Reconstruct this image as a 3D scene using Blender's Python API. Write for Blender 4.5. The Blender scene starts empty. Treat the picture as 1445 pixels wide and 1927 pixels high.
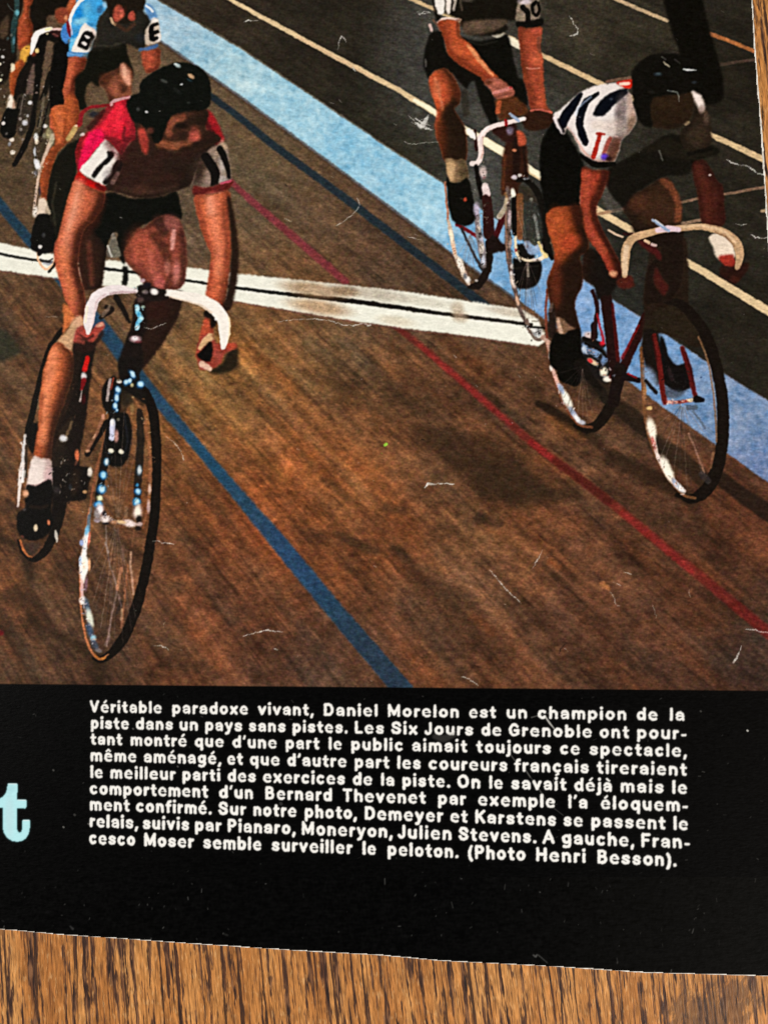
import bpy, math
import numpy as np
from mathutils import Vector, Matrix

# ------------------------------------------------------------------ camera, world, lamps, exposure
scn = bpy.context.scene
PW, PH = 1445.0, 1927.0                      # the photograph's own pixel grid
CAM_LOC = Vector((0.022, -0.048, 0.268))
CAM_AIM = Vector((0.0, 0.0, 0.0))
FOV_V = math.radians(50.0)
cam_d = bpy.data.cameras.new("camera")
cam = bpy.data.objects.new("camera", cam_d)
scn.collection.objects.link(cam)
fwd = (CAM_AIM - CAM_LOC).normalized()
right = fwd.cross(Vector((0, 1, 0))).normalized()
up = right.cross(fwd).normalized()
cam.matrix_world = Matrix(((right.x, up.x, -fwd.x, CAM_LOC.x), (right.y, up.y, -fwd.y, CAM_LOC.y),
                           (right.z, up.z, -fwd.z, CAM_LOC.z), (0, 0, 0, 1)))
cam_d.sensor_fit = 'VERTICAL'
cam_d.angle_y = FOV_V
cam_d.clip_start = 0.005
cam_d.clip_end = 20.0
scn.camera = cam

world = bpy.data.worlds.new("World")
scn.world = world
world.use_nodes = True
bg = world.node_tree.nodes["Background"]
bg.inputs[0].default_value = (1.0, 0.95, 0.88, 1)
bg.inputs[1].default_value = 0.06


def lamp(name, loc, aim, size, power, color):
    d = bpy.data.lights.new(name, 'AREA')
    d.shape = 'RECTANGLE'
    d.size, d.size_y = size
    d.energy = power
    d.color = color
    o = bpy.data.objects.new(name, d)
    scn.collection.objects.link(o)
    o.location = loc
    o.rotation_euler = (Vector(aim) - Vector(loc)).to_track_quat('-Z', 'Y').to_euler()
    return o


lamp("window_light", (2.0, -1.5, 1.8), (0, 0, 0), (1.1, 1.1), 124.0, (1.0, 0.965, 0.93))
lamp("fill_light", (-2.1, 0.5, 1.9), (0, 0, 0), (0.9, 0.9), 43.0, (1.0, 0.95, 0.90))  # soft fill lamp, added to balance the darker left side

scn.view_settings.view_transform = 'Standard'
scn.view_settings.look = 'None'
scn.view_settings.exposure = 0.0
scn.view_settings.gamma = 1.0
scn.view_settings.use_curve_mapping = False

#<PAINT>
# ------------------------------------------------------------------ ink: the print is drawn stroke by stroke
RNG = np.random.default_rng(7)


def kern(sig):
    n = max(1, int(math.ceil(3 * sig)))
    k = np.exp(-0.5 * (np.arange(-n, n + 1) / max(sig, 1e-3)) ** 2)
    return k / k.sum()


def conv1(a, k, ax):
    n = len(k) // 2
    pad = [(0, 0)] * a.ndim
    pad[ax] = (n, n)
    b = np.pad(a, pad, mode='edge')
    out = np.zeros_like(a)
    L = a.shape[ax]
    for i, w in enumerate(k):
        sl = [slice(None)] * a.ndim
        sl[ax] = slice(i, i + L)
        out += w * b[tuple(sl)]
    return out


def blur(a, sx, sy):
    if sx > 0.2:
        a = conv1(a, kern(sx), 1)
    if sy > 0.2:
        a = conv1(a, kern(sy), 0)
    return a


def noise(h, w, sx, sy=None):
    """unit-variance noise with a grain of sx by sy samples"""
    sy = sx if sy is None else sy
    fx = max(1, int(sx / 2)); fy = max(1, int(sy / 2))
    hh, ww = h // fy + 3, w // fx + 3
    n = blur(RNG.standard_normal((hh, ww)), sx / fx, sy / fy)
    if fx > 1 or fy > 1:
        yy = np.linspace(0, hh - 1.001, h); xx = np.linspace(0, ww - 1.001, w)
        yi = yy.astype(int); xi = xx.astype(int)
        fy_ = (yy - yi)[:, None]; fx_ = (xx - xi)[None, :]
        n = (n[yi][:, xi] * (1 - fy_) * (1 - fx_) + n[yi + 1][:, xi] * fy_ * (1 - fx_)
             + n[yi][:, xi + 1] * (1 - fy_) * fx_ + n[yi + 1][:, xi + 1] * fy_ * fx_)
    else:
        n = n[:h, :w]
    return (n - n.mean()) / n.std()


def spline(p, closed, n=6):
    p = np.asarray(p, float)
    m = len(p)
    if m < 3:
        return p
    out = []
    rng = range(m) if closed else range(m - 1)
    for i in rng:
        if closed:
            a, b, c, d = p[(i - 1) % m], p[i], p[(i + 1) % m], p[(i + 2) % m]
        else:
            b, c = p[i], p[i + 1]
            a = p[i - 1] if i > 0 else 2 * b - c
            d = p[i + 2] if i + 2 < m else 2 * c - b
        for t in np.arange(n) / n:
            # centripetal-ish: plain Catmull-Rom with reduced tension
            m1 = 0.42 * (c - a); m2 = 0.42 * (d - b)
            t2, t3 = t * t, t * t * t
            out.append((2 * t3 - 3 * t2 + 1) * b + (t3 - 2 * t2 + t) * m1 + (-2 * t3 + 3 * t2) * c + (t3 - t2) * m2)
    if not closed:
        out.append(p[-1])
    return np.array(out)


class Canvas:
    def __init__(s, x0, y0, x1, y1, sx, sy):
        s.x0, s.y0, s.sx, s.sy = x0, y0, sx, sy
        s.w = int(round((x1 - x0) / sx)) + 1
        s.h = int(round((y1 - y0) / sy)) + 1
        s.xs = x0 + sx * np.arange(s.w)
        s.ys = y0 + sy * np.arange(s.h)
        s.img = np.zeros((s.h, s.w, 3))
        s.lab = np.zeros((s.h, s.w), np.int16)
        s.gm = {}
        s.cur = 0
        s.t = (0.0, 0.0, 1.0)

    def Z(s, ox=0.0, oy=0.0, k=1.0):
        s.t = (ox, oy, k)

    def use(s, gid):
        s.cur = gid
        if gid and gid not in s.gm:
            s.gm[gid] = np.zeros((s.h, s.w), np.float32)

    def pts(s, p):
        p = np.asarray(p, float)
        return p / s.t[2] + np.array(s.t[:2])

    def box(s, lo, hi):
        i0 = max(0, int((lo[0] - s.x0) / s.sx) - 1); i1 = min(s.w, int((hi[0] - s.x0) / s.sx) + 3)
        j0 = max(0, int((lo[1] - s.y0) / s.sy) - 1); j1 = min(s.h, int((hi[1] - s.y0) / s.sy) + 3)
        return (i0, i1, j0, j1) if i1 > i0 and j1 > j0 else None

    def comp(s, bx, m, col, a, own, clip):
        i0, i1, j0, j1 = bx
        if clip and s.cur:
            m = m * s.gm[s.cur][j0:j1, i0:i1]
        elif own:
            r = s.lab[j0:j1, i0:i1]
            r[m > 0.5] = s.cur
            for g, arr in s.gm.items():
                v = arr[j0:j1, i0:i1]
                if g == s.cur:
                    np.maximum(v, m, out=v)
                else:
                    v *= (1 - m)
        A = (m * a)[..., None]
        v = s.img[j0:j1, i0:i1]
        v *= (1 - A)
        v += A * np.asarray(col, float)

    def P(s, p, col, b=1.3, a=1.0, sm=True, own=True, clip=False):
        q = s.pts(p)
        if sm:
            q = spline(q, True)
        pad = 3.2 * b + 2
        bx = s.box(q.min(0) - pad, q.max(0) + pad)
        if bx is None:
            return
        i0, i1, j0, j1 = bx
        X = s.xs[i0:i1][None, :]; Y = s.ys[j0:j1]
        ins = np.zeros((j1 - j0, i1 - i0), bool)
        n = len(q)
        for k in range(n):
            xa, ya = q[k]; xb, yb = q[(k + 1) % n]
            if ya == yb:
                continue
            lo, hi = (ya, yb) if ya < yb else (yb, ya)
            r0 = np.searchsorted(Y, lo, 'right'); r1 = np.searchsorted(Y, hi, 'right')
            if r1 <= r0:
                continue
            xc = xa + (Y[r0:r1] - ya) / (yb - ya) * (xb - xa)
            ins[r0:r1] ^= (X > xc[:, None])
        m = blur(ins.astype(float), b / s.sx, b / s.sy)
        s.last = (bx, m.copy())
        s.comp(bx, m, col, a, own, clip)

    def edge(s, dx, dy, b, col, a=0.8):
        """tone along the side of the last outline that faces (dx, dy)"""
        bx, m = s.last
        ix, iy = int(round(dx / s.sx)), int(round(dy / s.sy))
        q = np.pad(m, ((abs(iy) + 8, abs(iy) + 8), (abs(ix) + 8, abs(ix) + 8)))
        q = np.roll(q, (-iy, -ix), (0, 1))
        q = blur(q, b / s.sx, b / s.sy)
        q = q[abs(iy) + 8:abs(iy) + 8 + m.shape[0], abs(ix) + 8:abs(ix) + 8 + m.shape[1]]
        s.comp(bx, m * (1 - q), col, a, False, False)

    def dist(s, q, r, bx):
        i0, i1, j0, j1 = bx
        X = s.xs[i0:i1][None, :]; Y = s.ys[j0:j1][:, None]
        best = np.full((j1 - j0, i1 - i0), -1e9)
        for k in range(max(1, len(q) - 1)):
            a = q[k]; b = q[min(k + 1, len(q) - 1)]
            ra = r[k]; rb = r[min(k + 1, len(q) - 1)]
            d = b - a
            L = d[0] * d[0] + d[1] * d[1]
            t = np.clip(((X - a[0]) * d[0] + (Y - a[1]) * d[1]) / L, 0, 1) if L > 1e-9 else np.zeros_like(best)
            dd = np.hypot(X - a[0] - t * d[0], Y - a[1] - t * d[1])
            np.maximum(best, (ra + (rb - ra) * t) - dd, out=best)
        return best

    def T(s, p, r, col, b=1.2, a=1.0, own=True, clip=False, sm=True):
        q0 = s.pts(p)
        r0 = np.broadcast_to(np.asarray(r, float) / s.t[2], (len(q0),)).astype(float)
        if sm and len(q0) > 2:
            q = spline(q0, False, 5)
            rr = np.interp(np.linspace(0, len(q0) - 1, len(q)), np.arange(len(q0)), r0)
        else:
            q, rr = q0, r0
        pad = rr.max() + 2.5 * b + 2
        bx = s.box(q.min(0) - pad, q.max(0) + pad)
        if bx is None:
            return
        d = s.dist(q, rr, bx)
        m = np.clip(d / (2.4 * b) + 0.5, 0, 1)
        m = m * m * (3 - 2 * m)
        s.comp(bx, m, col, a, own, clip)

    def B(s, c, rx, ry, col, a=1.0, ang=0.0, clip=True, own=False, hard=1.0):
        """soft oval patch; hard > 1 gives a firmer edge"""
        c = s.pts([c])[0]
        rx, ry = rx / s.t[2], ry / s.t[2]
        R = max(rx, ry) * 1.9 + 2
        bx = s.box(c - R, c + R)
        if bx is None:
            return
        i0, i1, j0, j1 = bx
        X = s.xs[i0:i1][None, :] - c[0]; Y = s.ys[j0:j1][:, None] - c[1]
        ca, sa = math.cos(math.radians(ang)), math.sin(math.radians(ang))
        u = (X * ca + Y * sa) / rx; v = (-X * sa + Y * ca) / ry
        d = np.sqrt(u * u + v * v)
        m = np.clip((1.6 - d) / 1.2, 0, 1) if hard <= 1 else np.clip((1.0 - d) * hard * 0.8 + 0.5, 0, 1)
        m = m * m * (3 - 2 * m)
        s.comp(bx, m, col, a, own, clip)

    def field(s, cps, power=2.6, soft=40.0):
        """smooth colour field through control points, on a coarse grid"""
        st = 12
        xs = s.xs[::st]; ys = s.ys[::st]
        num = np.zeros((len(ys), len(xs), 3)); den = np.zeros((len(ys), len(xs), 1))
        for (x, y, c) in cps:
            d2 = (xs[None, :] - x) ** 2 + (ys[:, None] - y) ** 2 + soft ** 2
            w = (1.0 / d2 ** (power / 2))[..., None]
            num += w * np.array(c, float); den += w
        f = num / den
        yy = np.minimum(np.arange(s.h) / st, len(ys) - 1.001); xx = np.minimum(np.arange(s.w) / st, len(xs) - 1.001)
        yi = yy.astype(int); xi = xx.astype(int)
        fy = (yy - yi)[:, None, None]; fx = (xx - xi)[None, :, None]
        return (f[yi][:, xi] * (1 - fy) * (1 - fx) + f[yi + 1][:, xi] * fy * (1 - fx)
                + f[yi][:, xi + 1] * (1 - fy) * fx + f[yi + 1][:, xi + 1] * fy * fx)

    def mask(s, p, b=1.3, sm=False):
        """soft mask of a polygon over the whole canvas"""
        keep_img, keep_lab, keep_gm = s.img, s.lab, s.gm
        s.img = np.zeros((s.h, s.w, 3)); s.gm = {}
        s.lab = np.zeros((s.h, s.w), np.int16)
        s.P(p, (1, 1, 1), b, 1.0, sm, own=False)
        m = s.img[..., 0]
        s.img, s.lab, s.gm = keep_img, keep_lab, keep_gm
        return m


def sparkle(path, n, spread, rmax, cols, amin=0.4, amax=0.95, seed=0):
    """small broken glints strewn along a path"""
    r = np.random.default_rng(seed)
    q = np.asarray(path, float)
    k = C.t[2]
    for _ in range(n):
        s_ = r.uniform(0, len(q) - 1.001)
        i = int(s_)
        c = q[i] + (q[i + 1] - q[i]) * (s_ - i) + r.normal(0, spread * k, 2)
        rad_ = rmax * k * r.uniform(0.35, 1.0)
        an = r.uniform(0, math.pi)
        ln = rad_ * r.uniform(0.3, 2.0)
        d = np.array([math.cos(an), math.sin(an)]) * ln
        C.T([c - d, c + d], rad_ * 0.6, cols[r.integers(len(cols))], 0.8, r.uniform(amin, amax), own=False, sm=False)


G = {}          # part id -> (name, label)


def group(name, label):
    G[len(G) + 1] = (name, label)
    return len(G)


STEP = 1.3
PANEL = 200                    # id of the black panel where it meets the picture
C = Canvas(-60, -60, 1510, 1305, STEP, STEP)
P, T, B, Z, use, edge = C.P, C.T, C.B, C.Z, C.use, C.edge
H, W = C.h, C.w
XX = C.xs[None, :] + np.zeros((H, 1)); YY = C.ys[:, None] + np.zeros((1, W))

g_band = group("track_stripe", "broad light blue band along the inner edge of the printed track")
g_navy = group("track_stripe", "narrow dark navy line just below the light blue band")
g_red = group("track_stripe", "faded red line between the navy line and the bright blue line")
g_blue = group("track_stripe", "bright blue line passing under the front wheel of the nearest bicycle")
g_fin = group("finish_line", "white finish strip with a thin black centre line across the boards")
g_crm = group("floor_line", "long cream line on the dark infield floor running under the right hand riders")
g_crm2 = group("floor_line", "thin cream line on the infield floor behind the shoulders of the right hand riders")
g_F = group("printed_person", "dark standing figure whose black trouser legs show behind the rightmost helmet")
g_Cb = group("printed_bicycle", "dark bicycle with white bar tape cut off by the top left corner")
g_C = group("printed_person", "cyclist in yellow glove cut off by the top left corner")
g_Bb = group("printed_bicycle", "bicycle of the blue jersey cyclist with sparkling spokes")
g_B = group("printed_person", "cyclist in light blue jersey with black letters on white sleeve panels")
g_Db = group("printed_bicycle", "bicycle with white bar tape ridden by the cyclist in the black top with white stripes")
g_D = group("printed_person", "cyclist in black top with white stripes reaching one arm across his handlebar")
g_Eb = group("printed_bicycle", "dark red bicycle with cream bar tape at the right of the picture")
g_E = group("printed_person", "cyclist in white jersey with navy stripes and a black padded helmet at right")
g_Ab = group("printed_bicycle", "nearest bicycle with white bar tape and blue glints on its fork")
g_A = group("printed_person", "nearest cyclist in red jersey and black padded helmet leaning on white handlebars")

# ---- boards of the track
trk = C.field([(60, 330, (82, 66, 48)), (30, 440, (84, 64, 45)), (60, 620, (88, 60, 40)), (60, 780, (94, 62, 39)),
               (60, 1000, (94, 60, 37)), (60, 1200, (82, 54, 36)), (330, 250, (98, 84, 66)), (480, 300, (98, 80, 58)),
               (560, 440, (94, 72, 53)), (700, 480, (86, 64, 48)), (900, 600, (80, 60, 44)), (520, 500, (98, 76, 53)),
               (420, 680, (126, 93, 54)), (380, 760, (132, 90, 50)), (560, 700, (118, 83, 51)), (700, 760, (108, 73, 47)),
               (850, 760, (88, 57, 38)), (650, 900, (128, 80, 46)), (520, 900, (132, 78, 44)), (480, 1000, (124, 71, 43)),
               (700, 1050, (118, 70, 42)), (900, 1000, (114, 75, 47)), (1000, 1080, (114, 73, 47)), (800, 1200, (90, 58, 39)),
               (1000, 1200, (80, 53, 37)), (400, 1150, (98, 62, 43)), (480, 1230, (88, 57, 41)), (330, 900, (110, 68, 39)),
               (330, 1050, (101, 62, 39)), (330, 1200, (87, 56, 37)), (1200, 1000, (88, 54, 35)), (1350, 1000, (78, 47, 31)),
               (1300, 1150, (75, 46, 31)), (1250, 1260, (72, 49, 37)), (1400, 1270, (64, 43, 33)), (1100, 1200, (78, 50, 35)),
               (200, 1250, (80, 54, 39)), (600, 1220, (80, 53, 39)), (900, 1150, (98, 67, 47)), (1100, 1050, (94, 63, 45)), (1050, 1150, (86, 59, 44)), (750, 1200, (90, 59, 42)), (1000, 720, (78, 55, 39)), (1400, 960, (74, 45, 32)), (330, 470, (100, 84, 68))])
# streaks run along the boards towards a far point up left
th = np.arctan2(YY + 1205.0, XX + 1390.0)
rad = np.hypot(YY + 1205.0, XX + 1390.0)


def streak(freq, stretch, seed):
    r = np.random.default_rng(seed)
    a = (th - th.min()) * freq
    b = (rad - rad.min()) / stretch
    n = r.standard_normal((int(a.max()) + 4, int(b.max()) + 4))
    ai = a.astype(int); bi = b.astype(int)
    fa = a - ai; fb = b - bi
    fa = fa * fa * (3 - 2 * fa); fb = fb * fb * (3 - 2 * fb)
    v = (n[ai, bi] * (1 - fa) * (1 - fb) + n[ai + 1, bi] * fa * (1 - fb) + n[ai, bi + 1] * (1 - fa) * fb
         + n[ai + 1, bi + 1] * fa * fb)
    return v / v.std()


st = (0.36 * streak(90, 260, 1) + 0.36 * streak(190, 150, 2) + 0.34 * streak(420, 80, 3) + 0.30 * streak(900, 40, 4)
      + 0.28 * noise(H, W, 22, 16) + 0.32 * noise(H, W, 7, 5) + 0.30 * noise(H, W, 3.2, 2.4))
warm = 0.6 * streak(130, 120, 5) + 0.7 * noise(H, W, 40) + 0.25 * noise(H, W, 6, 4)
amp = np.clip((YY - 120) / 500, 0.35, 1.0)
trk = trk * (1 + 0.16 * amp * st)[..., None]
trk[..., 0] *= 1 + 0.045 * amp * warm
trk[..., 2] *= 1 - 0.04 * amp * warm
C.img[:] = trk

# wheel and rider shadows printed on the boards
Z(400, 560, 2.223)
P([(820, 545), (1000, 550), (1150, 575), (1240, 610), (1330, 690), (1445, 780), (1445, 850), (1250, 862), (1090, 790),
   (960, 690), (860, 610)], (48, 33, 22), 9, 0.72)
P([(780, 290), (900, 330), (1040, 400), (1100, 470), (1040, 500), (900, 450), (780, 380)], (62, 42, 28), 12, 0.45)
T([(830, 1150), (960, 1240), (1100, 1360), (1240, 1500)], [40, 55, 60, 50], (58, 38, 25), 14, 0.5)
T([(520, 985), (600, 1030), (680, 1060)], [14, 22, 18], (48, 36, 24), 5, 0.6)
T([(460, 760), (520, 800), (560, 840)], [14, 20, 16], (66, 44, 28), 5, 0.6)
T([(730, 880), (790, 890)], 22, (58, 40, 26), 6, 0.6)
T([(1110, 920), (1190, 945)], 22, (52, 38, 26), 6, 0.6)
T([(350, 960), (450, 1010)], 26, (70, 45, 30), 9, 0.5)
T([(760, 1050), (810, 1090)], 20, (48, 36, 26), 6, 0.6)
T([(450, 330), (640, 440), (760, 500)], 26, (74, 54, 36), 12, 0.5)
T([(100, 400), (300, 560), (420, 720)], 14, (84, 58, 34), 8, 0.5)
T([(180, 200), (360, 330), (520, 420)], 9, (150, 112, 70), 7, 0.35)
T([(60, 470), (180, 640), (300, 760)], 16, (152, 102, 52), 9, 0.4)
T([(1170, 950), (1330, 1060), (1380, 1080)], [30, 24, 14], (150, 96, 60), 9, 0.45)
T([(1090, 1330), (1170, 1400)], 18, (140, 76, 44), 8, 0.4)
Z(900, 850, 2.651)
T([(0, 330), (60, 350), (110, 365)], [18, 20, 12], (52, 36, 24), 5, 0.6)
P([(0, 60), (220, 70), (420, 120), (520, 190), (480, 245), (330, 240), (100, 260), (0, 200)], (50, 36, 24), 8, 0.6)
T([(250, 70), (330, 130), (400, 175)], 20, (112, 70, 44), 8, 0.55)
T([(650, 30), (820, 110), (960, 190), (1060, 250)], [26, 34, 38, 30], (42, 29, 19), 6, 0.7)
T([(600, 160), (800, 290), (1010, 370)], [40, 46, 30], (54, 38, 26), 10, 0.5)
T([(800, 180), (860, 250), (890, 290)], 18, (106, 68, 46), 8, 0.5)
T([(1080, 270), (1110, 380)], 34, (52, 36, 24), 8, 0.6)
T([(620, 660), (650, 685)], [14, 8], (178, 112, 66), 3, 0.8)
T([(360, 550), (400, 575)], [18, 12], (160, 88, 48), 5, 0.6)
T([(240, 490), (300, 510)], [10, 12], (178, 116, 76), 5, 0.6)
Z(1000, 400, 3.247)
T([(500, 1175), (600, 1240), (700, 1330)], [46, 56, 50], (34, 26, 18), 4, 0.85)
T([(760, 1410), (900, 1500), (1070, 1640)], [50, 60, 46], (36, 28, 20), 5, 0.75)
T([(1160, 1630), (1280, 1720), (1470, 1850)], [46, 44, 52], (34, 24, 18), 3, 0.9)
T([(40, 1165), (120, 1210), (220, 1280), (330, 1345)], [20, 30, 34, 28], (30, 21, 14), 3, 0.88)
T([(340, 1330), (400, 1400)], 40, (42, 30, 20), 5, 0.7)
T([(0, 1040), (60, 1120)], 30, (60, 42, 28), 7, 0.5)
T([(110, 1260), (220, 1330), (310, 1380)], [24, 34, 18], (122, 76, 40), 6, 0.5)
T([(320, 980), (460, 1100)], 60, (32, 25, 18), 6, 0.8)
T([(420, 1440), (620, 1530), (800, 1640), (960, 1740)], [20, 30, 34, 24], (44, 30, 20), 6, 0.7)
Z(0, 880, 4.379)
T([(430, 1370), (600, 1440), (700, 1510), (790, 1600)], [30, 42, 46, 40], (50, 35, 22), 5, 0.75)
T([(835, 1580), (830, 1700), (820, 1830)], [60, 50, 55], (46, 33, 22), 5, 0.8)
T([(900, 1640), (1040, 1730), (1100, 1800)], 46, (56, 40, 27), 9, 0.5)
T([(0, 1060), (160, 1080), (330, 1130)], [50, 70, 40], (54, 38, 25), 9, 0.6)
T([(-40, 570), (120, 640), (230, 760)], [26, 34, 34], (48, 33, 21), 5, 0.75)
T([(225, 760), (250, 900)], [50, 36], (44, 31, 20), 5, 0.8)
T([(310, 810), (470, 890), (640, 1000)], [24, 34, 24], (60, 42, 27), 6, 0.6)
T([(60, 270), (150, 340)], [16, 20], (52, 34, 22), 4, 0.7)
T([(250, 920), (150, 1010), (60, 1020)], 30, (66, 46, 30), 9, 0.5)
B((6, 1365), 24, 22, (96, 14, 20), 0.9, clip=False)
Z(0, 600, 4.379)
P([(-40, 90), (60, 110), (140, 220), (175, 280), (80, 330), (-40, 340)], (44, 45, 33), 3.5, 0.9)
Z(0, 180, 5.667)
T([(0, 670), (120, 720), (240, 740)], 24, (56, 44, 30), 5, 0.7)
T([(0, 880), (140, 900), (330, 960)], 26, (60, 47, 33), 8, 0.5)

# ---- dark infield floor
Z()
inf = C.field([(420, 30, (47, 39, 30)), (600, 120, (39, 34, 26)), (700, 250, (41, 38, 29)), (650, 60, (35, 31, 24)),
               (1100, 60, (54, 48, 37)), (1200, 120, (46, 41, 31)), (1400, 150, (31, 27, 20)), (1400, 350, (38, 34, 26)),
               (1250, 450, (36, 34, 27)), (1380, 620, (33, 29, 22)), (950, 350, (66, 66, 61)), (1000, 250, (58, 57, 51)),
               (920, 310, (76, 76, 72)), (760, 320, (44, 41, 31)), (880, 130, (60, 59, 55)), (1180, 560, (40, 40, 35))])
inf = inf * (1 + 0.07 * noise(H, W, 18, 10) + 0.05 * streak(300, 80, 9))[..., None]
m = C.mask([(296, -70), (296, 0), (450, 90), (750, 291), (836, 346), (1151, 563), (1206, 597), (1351, 696), (1445, 754),
            (1520, 802), (1520, -70)])[..., None]
C.img[:] = C.img * (1 - m) + inf * m
B((800, 110), 90, 130, (74, 74, 70), 0.45, clip=False)

# ---- light blue band
Z()
bandp = [(200, -70), (296, 0), (450, 90), (600, 190), (750, 291), (836, 346), (1151, 563), (1206, 597), (1351, 696),
         (1445, 754), (1520, 802), (1520, 962), (1445, 908), (1369, 853), (1271, 783), (967, 558), (846, 473), (800, 437),
         (620, 303), (450, 178), (299, 73), (230, 20), (120, -70)]
bnd = C.field([(320, 30, (160, 194, 214)), (450, 130, (170, 207, 220)), (550, 190, (160, 205, 224)), (650, 260, (148, 198, 222)), (800, 380, (158, 205, 226)),
               (930, 480, (124, 170, 210)), (1080, 600, (122, 160, 206)), (1200, 680, (118, 156, 200)),
               (1330, 760, (118, 146, 182)), (1400, 800, (120, 143, 176)), (1420, 880, (98, 120, 162))])
bn = 0.55 * noise(H, W, 2.0) + 0.5 * noise(H, W, 4.5, 3.2) + 0.35 * noise(H, W, 14)
bnd = bnd + (bn * 10)[..., None] * np.array([1.25, 0.85, 0.55])
m = C.mask(bandp, 1.2)
m3 = m[..., None]
C.img[:] = C.img * (1 - m3) + bnd * m3
use(g_band)
C.lab[m > 0.5] = g_band
use(0)
T([(299, 75), (450, 181), (620, 306), (800, 440), (967, 561)], 2.0, (96, 116, 140), 1.6, 0.6)
T([(299, 79), (450, 185), (620, 310), (800, 444), (967, 565)], 2.2, (64, 48, 38), 2.2, 0.6)
T([(296, -1), (450, 89), (750, 290), (836, 345)], 1.6, (120, 112, 96), 1.4, 0.5)
Z(1000, 620, 3.247)
T([(990, 500), (1060, 600)], 7, (84, 100, 118), 1.2, 0.8)
B((1035, 292), 6, 6, (50, 70, 100), 0.8, clip=False)

# ---- stripes on the boards
Z()
use(g_navy)
T([(385, 172), (450, 221), (520, 277), (640, 366), (760, 458), (860, 535), (930, 590)], [6, 6.5, 7, 7.5, 8, 8.5, 9],
  (30, 42, 50), 2.2, 0.95)
use(g_red)
T([(415, 322), (460, 366), (520, 418), (600, 487), (650, 530)], [5, 6, 7, 7.5, 7], (126, 50, 57), 2.8, 0.88)
T([(735, 606), (800, 658), (900, 745), (1000, 832), (1080, 893), (1160, 955), (1300, 1070), (1450, 1194), (1520, 1250)],
  [6, 6.5, 7, 7.5, 7.5, 8, 9, 11, 12], (112, 34, 30), 3.4, 0.70)
T([(790, 650), (900, 745), (960, 797)], [4, 5, 3], (150, 40, 40), 3, 0.5, clip=True)
T([(1000, 835), (1045, 868)], [8, 6], (152, 36, 36), 3, 0.6, clip=True)
T([(1050, 870), (1140, 940)], [12, 12], (70, 26, 20), 4, 0.75, clip=True)
T([(1170, 965), (1230, 1015), (1300, 1075)], [5, 7, 6], (140, 38, 36), 4, 0.55, clip=True)
T([(1380, 1140), (1450, 1200)], 12, (92, 24, 20), 4, 0.5, clip=True)
use(g_blue)
P([(-60, 300), (0, 372), (58, 443), (130, 530), (206, 612), (282, 716), (402, 862), (526, 1000), (650, 1148), (776, 1292),
   (776, 1306), (742, 1306), (730, 1292), (606, 1145), (480, 990), (368, 850), (258, 728), (180, 624), (60, 472), (0, 398),
   (-60, 320)], (33, 67, 94), 1.9, 0.94, sm=False)
B((20, 400), 100, 100, (28, 52, 68), 0.9)
B((110, 490), 60, 60, (30, 56, 78), 0.6)
B((730, 1260), 140, 130, (40, 55, 71), 0.95)
B((560, 1040), 70, 80, (42, 68, 102), 0.6)
B((400, 860), 70, 50, (28, 74, 104), 0.5)
use(g_fin)
P([(-60, 451), (0, 457), (110, 480), (240, 493), (350, 503), (450, 515), (640, 535), (760, 548), (880, 566), (980, 582),
   (1012, 600), (1030, 640), (1012, 652), (880, 632), (760, 618), (640, 600), (430, 565), (240, 545), (110, 524), (0, 509),
   (-60, 500)], (238, 238, 224), 1.4, sm=False)
T([(-60, 470), (0, 478), (70, 490), (240, 511), (345, 527), (440, 541), (560, 556)], [2.4, 2.4, 2.6, 2.8, 2.4, 2.8, 3.6],
  (14, 14, 14), 1.0)
T([(540, 553), (640, 564), (740, 577), (830, 590), (1000, 611)], [3.4, 4.6, 4.4, 3.6, 3.0], (24, 18, 14), 1.3)
for c, r, col, a in [((590, 545), (56, 13), (150, 112, 74), 0.75), ((600, 578), (54, 13), (176, 138, 100), 0.8),
                     ((700, 552), (70, 12), (170, 156, 136), 0.6), ((650, 548), (24, 9), (120, 86, 54), 0.6),
                     ((745, 604), (34, 9), (206, 190, 160), 0.5), ((866, 596), (14, 10), (172, 150, 124), 0.7),
                     ((860, 580), (12, 12), (178, 156, 128), 0.6), ((960, 588), (40, 7), (170, 150, 128), 0.5),
                     ((800, 568), (50, 8), (200, 192, 172), 0.5), ((600, 548), (30, 8), (196, 172, 144), 0.6)]:
    B(c, r[0], r[1], col, a, ang=9)
T([(0, 511), (110, 526), (240, 547), (430, 567), (640, 602), (760, 620), (880, 634), (1010, 654)], 1.4, (110, 70, 62), 1.2, 0.6, own=False)

# ---- lines on the infield floor
use(g_crm)
T([(400, -24), (437, 1), (600, 90), (750, 170), (822, 214), (885, 250), (945, 285), (1017, 332), (1135, 402), (1209, 445),
   (1288, 490), (1440, 582), (1520, 630)], [4, 4, 4.4, 5, 5.6, 7, 8, 7, 6.5, 6.5, 6.5, 8, 8.5], (216, 190, 148), 1.2)
T([(780, 188), (830, 218), (945, 285), (1017, 330)], [3, 5, 7, 5], (255, 250, 220), 1.4, 0.85, clip=True)
T([(560, 70), (700, 145)], 2.4, (216, 176, 138), 1.5, 0.5, clip=True)
use(g_crm2)
T([(740, -20), (781, 1), (870, 40), (953, 68), (1021, 104), (1135, 160), (1240, 208), (1339, 254), (1437, 300)],
  [3.5, 3.6, 3.8, 4, 4.2, 5, 5, 5, 6], (204, 176, 134), 1.2)
T([(930, 62), (980, 86)], 7, (250, 240, 215), 1.4, 0.9)
use(0)
T([(1140, -11), (1165, 1), (1255, 39)], 3.4, (182, 156, 122), 1.2)
T([(1335, 63), (1380, 80), (1425, 99)], 3.6, (160, 98, 56), 1.2)
T([(1355, 122), (1420, 112)], 2.6, (66, 51, 42), 1.4)
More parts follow.
